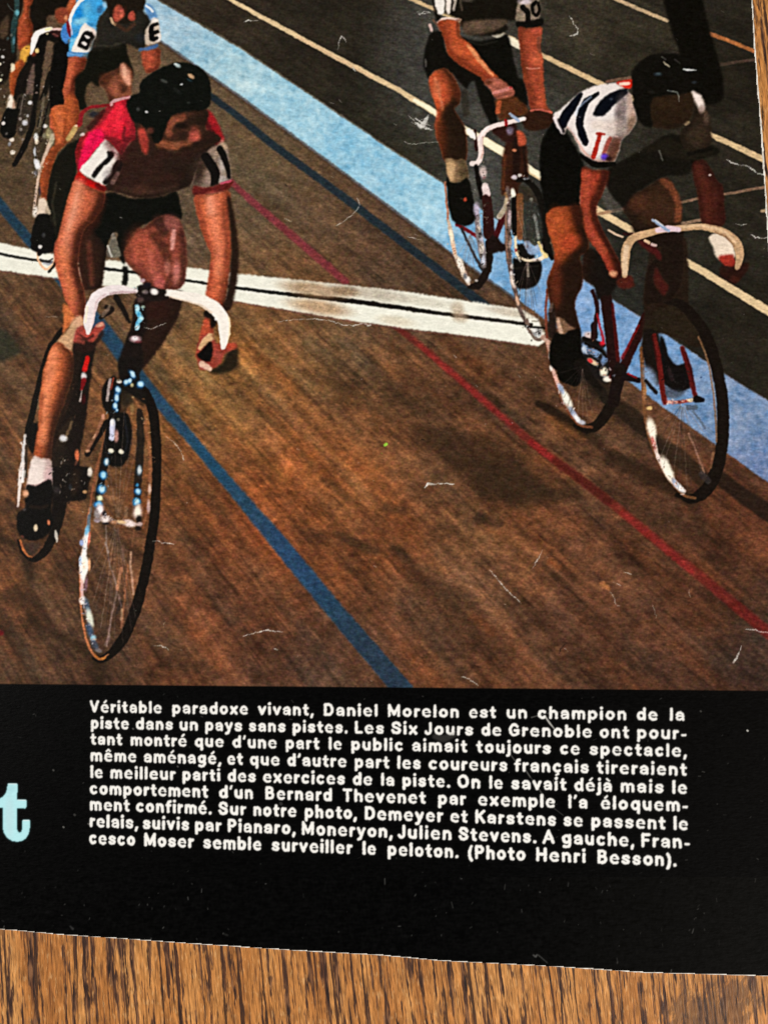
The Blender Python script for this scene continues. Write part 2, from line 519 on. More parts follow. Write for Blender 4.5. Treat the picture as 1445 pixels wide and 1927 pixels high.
T([(1276, 381), (1360, 366), (1440, 352)], 2.6, (124, 96, 76), 1.2)
T([(1120, 404), (1174, 393)], 3, (150, 116, 88), 1.3)
T([(1283, 421), (1323, 413)], 3, (132, 106, 84), 1.3)
T([(1434, 397), (1460, 392)], 3, (150, 124, 96), 1.3)
T([(1010, 465), (1034, 459)], 3.4, (206, 180, 150), 1.3)
P([(1135, 345), (1175, 395), (1150, 400), (1132, 372)], (72, 68, 62), 2, 0.8)

# ---- standing figure behind the right rider
use(g_F)
Z(1250, 0, 7.41)
P([(0, -120), (520, -120), (530, 0), (580, 200), (650, 480), (720, 720), (790, 960), (820, 1150), (800, 1400), (560, 1450),
   (300, 1250), (200, 700), (100, 430)], (12, 10, 6), 2.2)

# ================================================================== cyclist cut off by the top left corner, and his bicycle
BLK = (14, 12, 9)
use(g_Cb)
Z(0, 0, 9.031)
P([(-500, -500), (380, -500), (390, 100), (330, 270), (300, 420), (290, 800), (280, 1000), (180, 1200), (150, 1480),
   (40, 1640), (-60, 1700), (-500, 1700)], (30, 22, 15), 1.6)
P([(60, 320), (150, 260), (140, 560), (60, 660), (0, 640), (-20, 460)], (76, 58, 42), 2, clip=True)
P([(-40, 1480), (100, 1400), (170, 1290), (175, 1640), (120, 1806), (-40, 1806)], (76, 60, 42), 2)
T([(250, -300), (290, 100), (240, 420), (220, 640), (225, 880)], [40, 44, 50, 44, 30], (44, 72, 72), 1.5, 0.9)
B((285, 215), 34, 40, (112, 184, 200), 0.95)
B((235, 690), 24, 60, (98, 150, 170), 0.6)
B((185, 600), 24, 30, (120, 126, 120), 0.6)
B((130, 660), 26, 30, (80, 110, 112), 0.6)
T([(130, 70), (180, 150), (260, 200)], 7, (110, 130, 126), 0.8, 0.6)
for c, r, col in [((45, 965), 26, (205, 205, 205)), ((-4, 1090), 26, (245, 240, 215)), ((8, 1360), 30, (250, 245, 210)),
                  ((60, 1060), 16, (110, 106, 100)), ((30, 1280), 20, (120, 116, 105)), ((4, 850), 14, (110, 106, 96))]:
    B(c, r, r, col, 0.95, hard=1.6)
# front wheel and frame
P([(560, 700), (640, 600), (760, 560), (1050, 560), (1060, 700), (930, 740), (900, 1080), (820, 1150), (760, 1450),
   (680, 1610), (640, 1900), (460, 1900), (400, 1820), (420, 1680), (520, 1100), (420, 1010), (480, 920)], BLK, 1.4)
P([(800, 690), (930, 745), (905, 1050), (825, 1140), (770, 1440), (690, 1600), (670, 1560), (720, 1180), (760, 860)],
  (98, 78, 60), 1.4, own=False)
P([(540, 1090), (590, 1110), (580, 1400), (545, 1790), (400, 1790), (440, 1460), (500, 1260)], (100, 80, 70), 1.5)
T([(330, 1560), (300, 1720)], 20, (84, 72, 62), 1.4, 0.7)
P([(270, 1300), (500, 1000), (530, 1100), (460, 1380), (420, 1640), (330, 1760), (230, 1650), (230, 1500)], (22, 17, 13), 1.5)
for c, r, col in [((755, 1482), 24, (225, 225, 225)), ((508, 1750), 38, (232, 232, 236)), ((620, 1580), 26, (140, 118, 104)),
                  ((860, 1490), 18, (104, 96, 84)), ((800, 570), 22, (226, 206, 160))]:
    B(c, r, r * 0.85, col, 0.95, hard=1.5)
Z(0, 180, 5.667)
T([(380, 10), (350, 250), (310, 420), (220, 620), (150, 740)], [34, 34, 32, 28, 22], (16, 14, 11), 1.3)
P([(190, 0), (345, 0), (330, 220), (290, 380), (200, 420), (180, 250)], (62, 52, 42), 1.6)
for c, rx, ry, col in [((320, 75), 22, 20, (230, 230, 235)), ((260, 290), 30, 26, (205, 205, 215)), ((215, 245), 16, 16, (150, 140, 130)),
                       ((290, 215), 14, 16, (150, 150, 150)), ((225, 360), 14, 18, (120, 112, 104)), ((240, 470), 10, 16, (110, 100, 92)),
                       ((125, 470), 24, 22, (248, 235, 220)), ((135, 605), 26, 24, (255, 240, 226)), ((100, 515), 18, 24, (150, 150, 156))]:
    B(c, rx, ry, col, 0.95, hard=1.4, own=True, clip=False)
T([(210, 30), (180, 160)], 8, (26, 22, 18), 1.0)
T([(250, 0), (215, 200)], 6, (120, 108, 100), 1.0, 0.7)

use(g_C)
Z(0, 0, 9.031)
P([(520, -500), (1340, -500), (1250, 0), (1150, 120), (960, 150), (930, 250), (800, 280), (790, 430), (700, 470), (560, 520),
   (500, 300), (510, 120)], (22, 17, 11), 2.0)
P([(1140, 110), (1230, -60), (1440, -60), (1260, 170), (1180, 330), (1100, 330)], (184, 92, 48), 2)
P([(940, 170), (1060, 120), (1160, 170), (1150, 360), (1010, 395), (940, 300)], (140, 62, 36), 2)
B((1125, 300), 30, 46, (226, 150, 100), 0.9)
P([(385, -400), (570, -400), (555, 0), (500, 120), (490, 300), (545, 460), (525, 690), (420, 800), (345, 875), (305, 760),
   (300, 500), (330, 340), (390, 230), (400, 100)], (172, 74, 36), 1.6)
edge(6, 0, 4, (92, 38, 20), 0.9)
T([(500, 150), (500, 320), (545, 480), (520, 700)], 26, (110, 44, 22), 2, 0.6, clip=True)
B((430, 300), 24, 14, (220, 130, 90), 0.7)
T([(430, 20), (440, 200), (370, 380), (340, 560)], 22, (196, 92, 50), 2.5, 0.6, clip=True)
P([(400, 800), (510, 775), (520, 890), (470, 970), (420, 1060), (360, 1060), (335, 980), (360, 870)], (232, 168, 62), 1.6)
T([(440, 820), (470, 830)], 10, (70, 44, 20), 0.9, 0.8, clip=True)
P([(335, 1010), (415, 1075), (340, 1210), (285, 1320), (255, 1450), (225, 1620), (180, 1600), (172, 1300), (185, 1200),
   (250, 1090)], (186, 88, 36), 1.6)
edge(5, 3, 3, (110, 44, 18), 0.9)
P([(190, 1080), (245, 1080), (245, 1180), (200, 1220), (170, 1180)], (236, 222, 190), 1.0)
P([(150, 1620), (205, 1620), (255, 1806), (265, 1940), (110, 1940), (125, 1760)], (238, 226, 210), 1.4)
B((240, 1790), 30, 90, (176, 110, 80), 0.6)
B((570, 920), 46, 36, (150, 64, 40), 0.8, own=True, clip=False)
use(g_Cb)
T([(530, 905), (558, 800), (588, 650), (645, 565), (740, 518), (865, 493)], [22, 40, 54, 46, 38, 34], (246, 242, 238), 1.1)
T([(780, 505), (866, 488)], 20, (238, 224, 150), 1.2, 0.7, clip=True)
B((628, 860), 34, 42, (240, 205, 130), 0.95, hard=1.5, own=True, clip=False)
T([(910, 500), (1055, 500)], 20, (236, 196, 192), 1.0)
P([(860, 530), (1030, 525), (1040, 600), (960, 645), (880, 590)], (58, 30, 30), 1.2)
T([(900, 575), (980, 610)], 14, (128, 72, 66), 1.2, 0.7, clip=True)
use(g_C)
Z(0, 180, 5.667)
P([(75, 130), (140, 138), (205, 140), (188, 230), (182, 300), (168, 400), (120, 452), (40, 442), (2, 380), (8, 280), (28, 215)],
  (12, 11, 8), 1.2)
B((35, 294), 22, 18, (245, 235, 230), 0.95, hard=1.6)
B((70, 405), 16, 14, (90, 86, 80), 0.9)

# ================================================================== cyclist in light blue, and his bicycle
use(g_Bb)
Z(0, 0, 9.031)
P([(850, 1806), (872, 1400), (915, 1080), (1200, 900), (1200, 2100), (800, 2100)], (18, 16, 11), 1.4)
T([(850, 1250), (790, 1500), (710, 1700), (660, 1900)], [40, 44, 40, 40], (22, 19, 14), 1.2)
T([(860, 1450), (830, 1620), (800, 1820)], [18, 22, 24], (92, 84, 70), 1.2, 0.8)
T([(745, 1600), (700, 1806)], 16, (84, 76, 62), 1.2, 0.7)
Z(0, 180, 5.667)
P([(400, 60), (540, 40), (545, 250), (560, 340), (570, 520), (480, 560), (430, 760), (380, 830), (350, 640), (360, 420),
   (385, 280)], (70, 58, 42), 1.8)
T([(470, 20), (420, 300), (395, 340)], 14, (110, 98, 80), 1.2, 0.8, clip=True)
T([(520, 60), (480, 230), (440, 420)], 12, (26, 22, 18), 1.2, 0.8, clip=True)
T([(440, 160), (400, 330)], 8, (24, 20, 16), 1.0, 0.7, clip=True)
P([(870, 470), (820, 760), (800, 950), (730, 1200), (640, 1500), (600, 1650), (540, 1640), (560, 1400), (500, 1150),
   (515, 900), (560, 740), (680, 560), (800, 480)], (25, 23, 15), 1.8)
T([(600, 930), (560, 1160), (590, 1380)], 14, (62, 56, 42), 1.5, 0.7, clip=True)
T([(570, 430), (500, 590), (440, 740), (405, 900), (375, 1120), (365, 1220)], [22, 20, 16, 14, 13, 16], (206, 176, 156), 1.2)
for c, rx, ry, col, an in [((388, 440), 22, 40, (238, 240, 240), 0), ((392, 490), 22, 24, (255, 236, 210), 0), ((372, 600), 12, 50, (190, 196, 205), 0),
                           ((400, 740), 28, 58, (248, 246, 248), -12), ((380, 820), 22, 24, (110, 104, 104), 0), ((378, 700), 18, 30, (220, 220, 226), 0),
                           ((480, 330), 24, 20, (235, 232, 228), 0), ((520, 400), 34, 60, (146, 136, 100), 10), ((550, 470), 30, 70, (176, 164, 136), 10),
                           ((470, 430), 16, 30, (120, 112, 92), 0), ((375, 1235), 28, 56, (236, 226, 214), 6), ((430, 1010), 16, 50, (60, 50, 62), 8)]:
    B(c, rx, ry, col, 0.95, ang=an, hard=1.3, own=True, clip=False)
T([(395, 1640), (405, 1740), (445, 1820), (500, 1852), (555, 1805), (590, 1730)], [9, 11, 12, 12, 10, 8], (238, 190, 150), 1.1)
T([(605, 1750), (575, 1820), (520, 1880)], [14, 16, 12], (18, 14, 10), 1.2)
T([(430, 1745), (500, 1770), (560, 1740)], 9, (60, 56, 56), 1.0, 0.9)
T([(470, 1790), (520, 1800), (555, 1770)], 12, (150, 150, 160), 1.2, 0.8)
T([(415, 1690), (470, 1640)], 22, (20, 17, 12), 1.2)

use(g_B)
Z(100, 0, 6.568)
P([(10, 560), (120, 480), (210, 560), (200, 700), (185, 850), (135, 1090), (140, 1290), (60, 1310), (-30, 1400), (-50, 1000),
   (-20, 800)], (10, 9, 7), 1.6)
P([(540, -300), (1140, -300), (1130, 20), (1110, 130), (1205, 235), (1185, 310), (1150, 390), (1140, 560), (1070, 605),
   (920, 540), (880, 560), (760, 595), (480, 630), (460, 560), (520, 480), (520, 330), (560, 210), (640, 100)], (48, 45, 38), 1.8)
edge(10, 8, 8, (30, 28, 22), 0.8)
T([(520, 560), (700, 570), (880, 520)], 16, (76, 70, 56), 2, 0.5, clip=True)
B((1080, 470), 60, 60, (44, 52, 58), 0.6)
# left sleeve
P([(320, -200), (620, -200), (600, 0), (665, 60), (640, 130), (575, 210), (535, 330), (528, 400), (500, 480), (450, 640),
   (200, 645), (210, 470), (150, 530), (95, 440), (130, 310), (190, 260), (225, 180), (280, 70)], (66, 158, 218), 1.4)
B((330, 170), 70, 70, (14, 126, 206), 0.9, ang=-30)
B((350, 260), 100, 40, (150, 214, 236), 0.8, ang=-14)
B((420, 130), 60, 90, (112, 196, 232), 0.6)
B((560, 60), 70, 90, (56, 160, 224), 0.7)
B((480, 190), 60, 80, (60, 164, 222), 0.7)
B((640, 60), 30, 40, (172, 210, 236), 0.8)
B((580, 120), 40, 50, (44, 74, 110), 0.7)
T([(250, 440), (330, 400)], 16, (30, 134, 206), 1.4, 0.7, clip=True)
T([(230, 500), (330, 470)], 20, (150, 212, 238), 1.6, 0.7, clip=True)
T([(220, 590), (250, 520)], 26, (110, 196, 232), 1.6, 0.7, clip=True)
P([(95, 440), (150, 530), (190, 540), (210, 470), (170, 330), (130, 310)], (66, 124, 196), 1.4, clip=True)
T([(400, -40), (320, 30), (255, 120), (220, 210), (212, 330)], [22, 22, 20, 20, 12], (246, 238, 234), 1.2)
T([(182, 275), (190, 360), (212, 450)], [16, 26, 10], (126, 28, 40), 1.2)
T([(215, 340), (235, 420)], 10, (220, 200, 220), 1.2, 0.8, clip=True)
P([(375, 290), (440, 320), (525, 372), (528, 440), (500, 500), (445, 655), (330, 650), (225, 640), (290, 470)], (244, 234, 226), 1.2)
B((500, 400), 30, 60, (232, 200, 190), 0.6)
P([(400, 380), (470, 392), (505, 440), (500, 490), (470, 530), (440, 600), (400, 615), (325, 592), (303, 560), (330, 490),
   (365, 420)], (12, 10, 9), 1.0)
B((424, 456), 36, 17, (240, 232, 226), 0.98, ang=24, hard=1.8)
B((386, 541), 35, 22, (240, 232, 226), 0.98, ang=18, hard=1.8)
P([(470, 480), (540, 430), (560, 540), (470, 620), (445, 560)], (60, 54, 44), 2, 0.8, clip=True)
T([(200, 672), (300, 682), (435, 680)], 34, (82, 140, 198), 1.2)
T([(210, 668), (400, 676)], 8, (140, 186, 226), 1.0, 0.6, clip=True)
B((420, 690), 50, 40, (70, 86, 84), 0.8)
# left arm, knee
P([(205, 715), (400, 722), (390, 840), (300, 960), (265, 1100), (280, 1290), (335, 1400), (310, 1580), (-20, 1600), (-20, 1350),
   (60, 1305), (140, 1290), (124, 1130), (155, 950), (180, 830)], (190, 84, 46), 1.5)
edge(13, 0, 6, (88, 38, 22), 0.95)
edge(-5, 0, 4, (216, 112, 70), 0.5)
T([(390, 730), (375, 850), (290, 970), (262, 1100), (280, 1280)], [30, 40, 36, 26, 26], (110, 48, 26), 3, 0.7, clip=True)
T([(250, 740), (225, 900), (180, 1100)], 24, (206, 100, 58), 3, 0.6, clip=True)
# head
P([(660, -300), (1145, -300), (1140, 20), (1120, 110), (1040, 140), (1010, 250), (900, 300), (800, 290), (740, 250), (700, 190),
   (690, 110), (670, 40)], (36, 27, 18), 1.6)
P([(752, 110), (800, 52), (850, 90), (890, 180), (850, 230), (790, 275), (738, 225)], (172, 76, 52), 1.8)
P([(935, 170), (990, 140), (1015, 220), (990, 262), (930, 235)], (188, 78, 56), 1.6)
B((845, 170), 22, 50, (200, 100, 74), 0.5)
T([(715, 225), (735, 275), (770, 300)], 16, (212, 172, 130), 1.0, 0.95)
T([(780, 290), (900, 370), (1000, 300)], 24, (82, 48, 32), 2.4, 0.7, clip=True)
B((890, 110), 20, 40, (66, 34, 22), 0.7)
# right sleeve
P([(1125, 80), (1190, 50), (1290, 200), (1200, 245)], (92, 140, 190), 1.4)
T([(1150, 70), (1190, 100), (1230, 145)], 13, (236, 240, 244), 1.1)
P([(1220, 245), (1262, 228), (1300, 245), (1312, 330), (1335, 470), (1290, 525), (1150, 550), (1138, 390), (1190, 300)],
  (196, 178, 160), 1.4)
B((1260, 250), 50, 30, (244, 236, 232), 0.9)
B((1310, 470), 40, 60, (240, 232, 228), 0.8)
T([(1285, 295), (1225, 320), (1215, 400), (1290, 392)], [20, 28, 30, 24], (14, 12, 10), 1.2)
T([(1215, 400), (1225, 480), (1280, 470)], [32, 34, 24], (14, 12, 10), 1.2)
P([(1065, 600), (1170, 578), (1285, 540), (1292, 588), (1180, 622), (1075, 635)], (72, 104, 152), 1.3)
P([(1092, 640), (1200, 622), (1310, 605), (1316, 800), (1260, 870), (1160, 902), (1110, 800)], (168, 74, 44), 1.6)
edge(7, 4, 4, (84, 36, 24), 0.9)
T([(1310, 620), (1318, 800)], 24, (110, 52, 34), 2.2, 0.6, clip=True)
# shorts and thigh
P([(440, 660), (490, 618), (760, 592), (890, 540), (925, 690), (985, 850), (990, 950), (930, 1000), (700, 950), (600, 990),
   (560, 1070), (470, 1010), (415, 1060), (390, 1200), (415, 1340), (330, 1360), (280, 1270), (268, 1010), (300, 930),
   (390, 850)], (17, 17, 10), 2.0)
P([(845, 785), (900, 782), (960, 850), (988, 930), (965, 1060), (960, 1180), (830, 1235), (710, 1265), (680, 1200), (640, 1100),
   (570, 1030), (605, 950), (700, 890), (800, 850)], (136, 76, 50), 2.0)
edge(-12, -6, 6, (62, 34, 24), 0.85)
T([(860, 800), (890, 900), (930, 1020)], [26, 52, 40], (232, 160, 124), 3.5, 0.9, clip=True)
B((885, 890), 22, 70, (246, 190, 150), 0.6)
B((850, 1090), 70, 60, (66, 36, 24), 0.8)
B((760, 1100), 70, 70, (172, 92, 60), 0.7)
B((640, 960), 70, 60, (92, 46, 28), 0.7)
T([(700, 1290), (760, 1245), (950, 1195)], [14, 20, 12], (206, 160, 158), 1.2)
T([(720, 1262), (790, 1235)], 8, (176, 190, 214), 1.0, 0.8)
# far leg
Z(0, 180, 5.667)
P([(545, 160), (620, 110), (690, 98), (700, 0), (800, 0), (850, 170), (832, 320), (740, 480), (650, 560), (585, 660), (545, 800),
   (512, 950), (492, 1115), (450, 1105), (430, 900), (450, 760), (520, 600), (592, 500), (560, 330)], (184, 88, 40), 1.6)
edge(9, 4, 5, (104, 44, 20), 0.9)
T([(620, 140), (640, 320), (650, 480)], 36, (206, 106, 54), 3.5, 0.6, clip=True)
T([(690, 260), (700, 330), (660, 500), (560, 720)], 16, (132, 58, 26), 3, 0.6, clip=True)
T([(600, 600), (640, 560)], 8, (110, 50, 26), 1.2, 0.6, clip=True)
T([(805, 340), (770, 400), (725, 465)], [26, 32, 24], (192, 164, 104), 1.8, 0.9)
B((815, 320), 14, 10, (240, 210, 180), 0.9, own=True, clip=False)
P([(415, 1100), (455, 1090), (490, 1112), (530, 1260), (400, 1305), (402, 1200)], (232, 212, 190), 1.4)
B((510, 1240), 26, 60, (160, 140, 116), 0.6)
P([(398, 1275), (460, 1262), (525, 1268), (565, 1380), (592, 1500), (572, 1640), (500, 1682), (400, 1672), (336, 1640),
   (325, 1560), (350, 1400)], (12, 11, 8), 1.2)
B((430, 1612), 22, 20, (245, 240, 235), 0.95, hard=1.6)
B((468, 1490), 20, 26, (70, 70, 74), 0.8)

# ================================================================== cyclist in black with white stripes, and his bicycle
use(g_Db)
Z(800, 350, 4.129)
T([(490, 440), (495, 560), (470, 680), (410, 770), (345, 785)], [24, 30, 34, 32, 16], (34, 25, 20), 1.2)
T([(155, -30), (165, 120), (180, 280)], [7, 8, 9], (176, 112, 80), 1.0)
T([(180, 270), (198, 360), (218, 460), (240, 550), (275, 620), (305, 690), (340, 760)], [10, 18, 18, 14, 24, 22, 10], (206, 186, 166), 1.2)
for c, rx, ry, col, an in [((203, 385), 14, 50, (255, 240, 215), -8), ((225, 490), 10, 40, (235, 190, 160), -10), ((275, 610), 22, 60, (255, 246, 232), -20),
                           ((330, 725), 20, 24, (235, 232, 228), 0), ((310, 700), 16, 22, (100, 100, 104), 0), ((398, 735), 12, 10, (205, 196, 190), 0)]:
    B(c, rx, ry, col, 0.95, ang=an, hard=1.3, own=True, clip=False)
T([(245, 300), (320, 340), (400, 390)], [14, 15, 14], (118, 26, 30), 1.1)
T([(285, 330), (350, 480), (445, 650)], [10, 11, 12], (52, 50, 52), 1.1)
T([(390, 170), (405, 280), (420, 400), (445, 520), (455, 620)], [16, 22, 26, 28, 20], (120, 110, 112), 1.6)
for c, rx, ry, col in [((400, 195), 16, 36, (188, 178, 196)), ((440, 480), 18, 44, (226, 216, 206)), ((440, 410), 16, 24, (190, 188, 204)),
                       ((450, 580), 16, 34, (205, 214, 230)), ((415, 330), 14, 20, (205, 190, 176)), ((435, 285), 16, 36, (214, 232, 245)),
                       ((432, 372), 18, 16, (50, 46, 50)), ((432, 540), 14, 14, (60, 56, 56))]:
    B(c, rx, ry, col, 0.9, hard=1.2)
T([(475, 60), (490, 200), (510, 400), (520, 460)], [30, 36, 36, 30], (56, 22, 20), 1.3)
T([(465, 0), (470, 50)], 26, (222, 204, 200), 1.2, 0.95)
T([(605, 240), (545, 400)], 22, (82, 24, 26), 1.2)
P([(488, 370), (560, 400), (600, 440), (650, 455), (650, 500), (560, 512), (495, 525)], (34, 22, 19), 1.3)
T([(625, 150), (575, 240)], 20, (176, 166, 156), 1.3)
Z(780, 200, 5.161)
P([(860, 440), (950, 220), (1080, 360), (1100, 680), (1040, 710), (1010, 900), (1030, 1239), (970, 1239), (960, 900), (900, 860),
   (840, 850), (850, 600)], (66, 34, 21), 1.8)
T([(985, 330), (990, 500), (985, 690)], [34, 40, 34], (34, 20, 15), 3, 0.8, clip=True)
T([(1060, 400), (1080, 660)], 14, (28, 18, 14), 3, 0.7, clip=True)
T([(875, 480), (860, 800)], 14, (112, 60, 34), 3, 0.6, clip=True)
T([(1000, 720), (1080, 720), (1150, 780), (1210, 880), (1250, 1050), (1275, 1260)], [18, 24, 32, 34, 34, 30], (20, 17, 13), 1.4)
P([(1010, 780), (1120, 800), (1190, 920), (1225, 1060), (1235, 1260), (1080, 1300), (1030, 1260), (1020, 1000)], (58, 50, 40), 1.8)
T([(1130, 900), (1150, 1000)], [14, 16], (128, 126, 112), 1.3, 0.8)
T([(1150, 1050), (1175, 1130)], [12, 18], (130, 130, 124), 1.3, 0.8)
T([(1070, 1090), (1060, 1180)], 12, (112, 106, 96), 1.4, 0.7)
T([(1000, 880), (1010, 1239)], [30, 38], (112, 66, 40), 2, 0.8, clip=True)
Z(800, 350, 4.129)
T([(880, 180), (915, 330), (950, 480), (985, 560)], [30, 34, 34, 16], (22, 18, 14), 1.4)
P([(740, 150), (860, 130), (910, 300), (900, 430), (770, 440), (740, 300)], (56, 58, 52), 2)
T([(850, 230), (862, 300), (880, 410)], 10, (140, 142, 136), 1.3, 0.7)
T([(640, 20), (640, 200), (640, 400), (650, 550), (662, 640), (685, 760), (715, 880), (745, 990), (800, 1090)],
  [16, 22, 24, 22, 18, 18, 16, 14, 10], (92, 74, 68), 1.5)
T([(625, 150), (628, 400), (640, 560)], 7, (150, 110, 90), 1.1, 0.7)
for c, rx, ry, col, an in [((682, 626), 20, 20, (240, 232, 226), 0), ((688, 740), 26, 50, (246, 226, 214), -16), ((668, 680), 12, 20, (225, 216, 214), 0),
                           ((715, 890), 12, 40, (226, 182, 150), -14), ((655, 250), 14, 60, (176, 158, 160), 0), ((660, 440), 12, 40, (150, 130, 120), 0),
                           ((682, 60), 16, 40, (235, 240, 225), -8)]:
    B(c, rx, ry, col, 0.95, ang=an, hard=1.3, own=True, clip=False)
T([(690, 90), (692, 240), (690, 330)], [18, 20, 14], (18, 15, 12), 1.2)
T([(735, 80), (735, 250), (735, 400)], [26, 30, 22], (116, 72, 44), 1.8, 0.9)
P([(700, 470), (790, 450), (850, 540), (840, 600), (740, 600)], (26, 24, 22), 1.4)
T([(790, 450), (830, 510), (880, 480)], 26, (150, 172, 204), 1.8, 0.85)
T([(700, 380), (704, 470), (722, 545), (790, 580), (880, 572), (935, 540)], [9, 11, 9, 9, 14, 17], (238, 216, 180), 1.2)
T([(880, 440), (905, 500), (940, 545)], [10, 12, 16], (226, 202, 140), 1.1)
B((705, 500), 12, 12, (150, 30, 34), 0.9)
B((870, 572), 40, 14, (240, 220, 216), 0.9)
P([(685, 560), (790, 600), (895, 580), (900, 700), (845, 785), (720, 795), (690, 720)], (16, 13, 11), 1.6)
T([(700, 640), (880, 620)], 8, (40, 34, 30), 1.4, 0.8)
T([(795, 600), (800, 700)], 9, (140, 132, 118), 1.1, 0.9)
T([(790, 1040), (810, 1120), (850, 1180), (890, 1195), (930, 1160)], [12, 14, 14, 13, 10], (112, 92, 80), 1.2)
P([(830, 1130), (870, 1100), (910, 1130), (890, 1170), (850, 1170)], (150, 150, 150), 1.4, 0.9)
B((845, 1118), 16, 16, (250, 248, 245), 0.9)
T([(780, 1090), (930, 1105)], 9, (18, 15, 12), 1.1, 0.9)
T([(830, 1050), (880, 1045), (880, 1000)], 5, (120, 110, 96), 1.0, 0.7)

use(g_D)
Z(780, 0, 5.161)
P([(165, -200), (1020, -200), (1010, 60), (985, 190), (880, 205), (905, 280), (830, 335), (700, 345), (540, 335), (450, 240),
   (430, 190), (280, 130), (235, 205), (205, 190), (190, 100), (175, 0)], (24, 20, 13), 1.8)
P([(180, -200), (280, -200), (288, 108), (236, 140), (205, 60)], (240, 234, 226), 1.2)
P([(303, -200), (348, -200), (352, 100), (308, 108)], (234, 222, 212), 1.2)
T([(390, -60), (392, 20), (380, 95)], 14, (206, 190, 176), 1.2, 0.8)
T([(440, -60), (450, 40), (460, 95)], 12, (84, 72, 58), 1.8, 0.8)
B((520, 0), 60, 26, (92, 84, 74), 0.7)
P([(470, 215), (600, 195), (740, 182), (895, 190), (885, 240), (780, 302), (620, 338), (490, 322)], (84, 67, 53), 2.0)
B((600, 240), 70, 40, (112, 88, 72), 0.5)
# shorts
P([(150, 340), (225, 300), (275, 330), (300, 480), (420, 610), (640, 740), (690, 830), (765, 930), (795, 1050), (800, 1200),
   (730, 1190), (640, 1000), (590, 800), (540, 800), (500, 860), (380, 730), (300, 665), (180, 695), (130, 765), (88, 600),
   (115, 430)], (15, 13, 9), 1.8)
P([(430, 350), (600, 400), (800, 370), (905, 330), (945, 500), (1000, 740), (1062, 780), (1095, 930), (1085, 1030), (970, 960),
   (810, 760), (640, 570), (530, 440)], (13, 12, 8), 1.8)
T([(520, 400), (640, 435), (800, 400)], 8, (44, 42, 34), 1.6, 0.8, clip=True)
T([(105, 580), (110, 640)], 10, (110, 106, 100), 1.4, 0.6)
T([(150, 240), (165, 300)], 14, (214, 180, 172), 1.3)
T([(180, 190), (250, 300)], 8, (110, 76, 60), 1.3)
T([(225, 218), (270, 186), (340, 178), (440, 196)], [9, 12, 11, 12], (236, 212, 200), 1.1)
# right sleeve
P([(1000, 40), (1060, -10), (1200, -40), (1215, 150), (1195, 195), (1090, 212), (988, 200), (990, 100)], (134, 116, 100), 1.6)
B((1070, 14), 60, 30, (222, 208, 216), 0.85)
T([(1050, 70), (1095, 120), (1105, 212)], [26, 28, 22], (18, 15, 12), 1.3)
T([(1180, 20), (1145, 60), (1150, 120), (1185, 150), (1210, 100), (1200, 30)], 16, (18, 15, 12), 1.2)
B((1170, 90), 12, 30, (120, 106, 92), 0.8)
P([(985, 215), (1100, 205), (1240, 180), (1245, 245), (1100, 275), (1000, 265)], (14, 12, 9), 1.4)
# right arm
P([(1010, 272), (1100, 278), (1232, 262), (1232, 350), (1222, 480), (1250, 580), (1252, 750), (1272, 950), (1295, 1050), (1336, 1095),
   (1200, 1065), (1130, 1055), (1100, 900), (1060, 760), (1040, 600), (1022, 430)], (164, 70, 39), 1.5)
edge(-10, 0, 5, (104, 44, 26), 0.8)
B((1190, 560), 60, 70, (206, 96, 56), 0.8)
T([(1215, 370), (1205, 450), (1225, 500)], 22, (104, 60, 44), 2, 0.7, clip=True)
T([(1060, 640), (1110, 800), (1150, 960)], 30, (118, 52, 30), 3, 0.6, clip=True)
T([(1085, 665), (1140, 668), (1220, 660)], 5, (226, 150, 120), 1.0, 0.7, clip=True)
B((1190, 300), 60, 30, (196, 86, 56), 0.6)
P([(1090, 1085), (1200, 1055), (1335, 1095), (1362, 1140), (1310, 1230), (1180, 1270), (1080, 1250), (1050, 1180)], (58, 32, 19), 1.6)
T([(1130, 1075), (1220, 1062), (1330, 1095)], 10, (186, 88, 66), 1.1)
# hand and forearm across
P([(800, 950), (960, 930), (1010, 960), (1100, 1050), (1080, 1110), (960, 1130), (830, 1165), (785, 1040)], (88, 48, 25), 1.8)
P([(225, 222), (285, 196), (420, 205), (445, 350), (545, 430), (640, 560), (742, 680), (815, 748), (790, 772), (680, 792),
   (640, 745), (540, 690), (420, 610), (330, 520), (295, 400), (262, 310)], (182, 78, 37), 1.5)
edge(-8, 9, 5, (112, 44, 22), 0.85)
T([(430, 210), (440, 340), (480, 380)], [30, 30, 10], (84, 42, 24), 2.5, 0.7, clip=True)
T([(515, 440), (560, 490), (640, 590), (700, 665), (760, 730)], [12, 20, 20, 18, 10], (232, 148, 90), 2.2, 0.9, clip=True)
T([(330, 500), (440, 610), (560, 690)], 18, (130, 54, 26), 2.5, 0.6, clip=True)
B((420, 480), 80, 40, (200, 92, 46), 0.5, ang=40)
P([(680, 790), (810, 755), (940, 850), (972, 890), (960, 930), (880, 955), (790, 955), (740, 880)], (162, 90, 66), 1.5)
B((715, 800), 40, 24, (96, 44, 28), 0.85)
T([(765, 905), (840, 880), (935, 855)], [14, 18, 16], (208, 128, 110), 1.3, 0.95)
T([(790, 940), (870, 920), (960, 900)], 12, (112, 60, 46), 1.3, 0.7, clip=True)
B((935, 850), 14, 12, (170, 36, 40), 0.7)
T([(820, 1000), (810, 1080)], 24, (186, 84, 42), 1.8, 0.8)
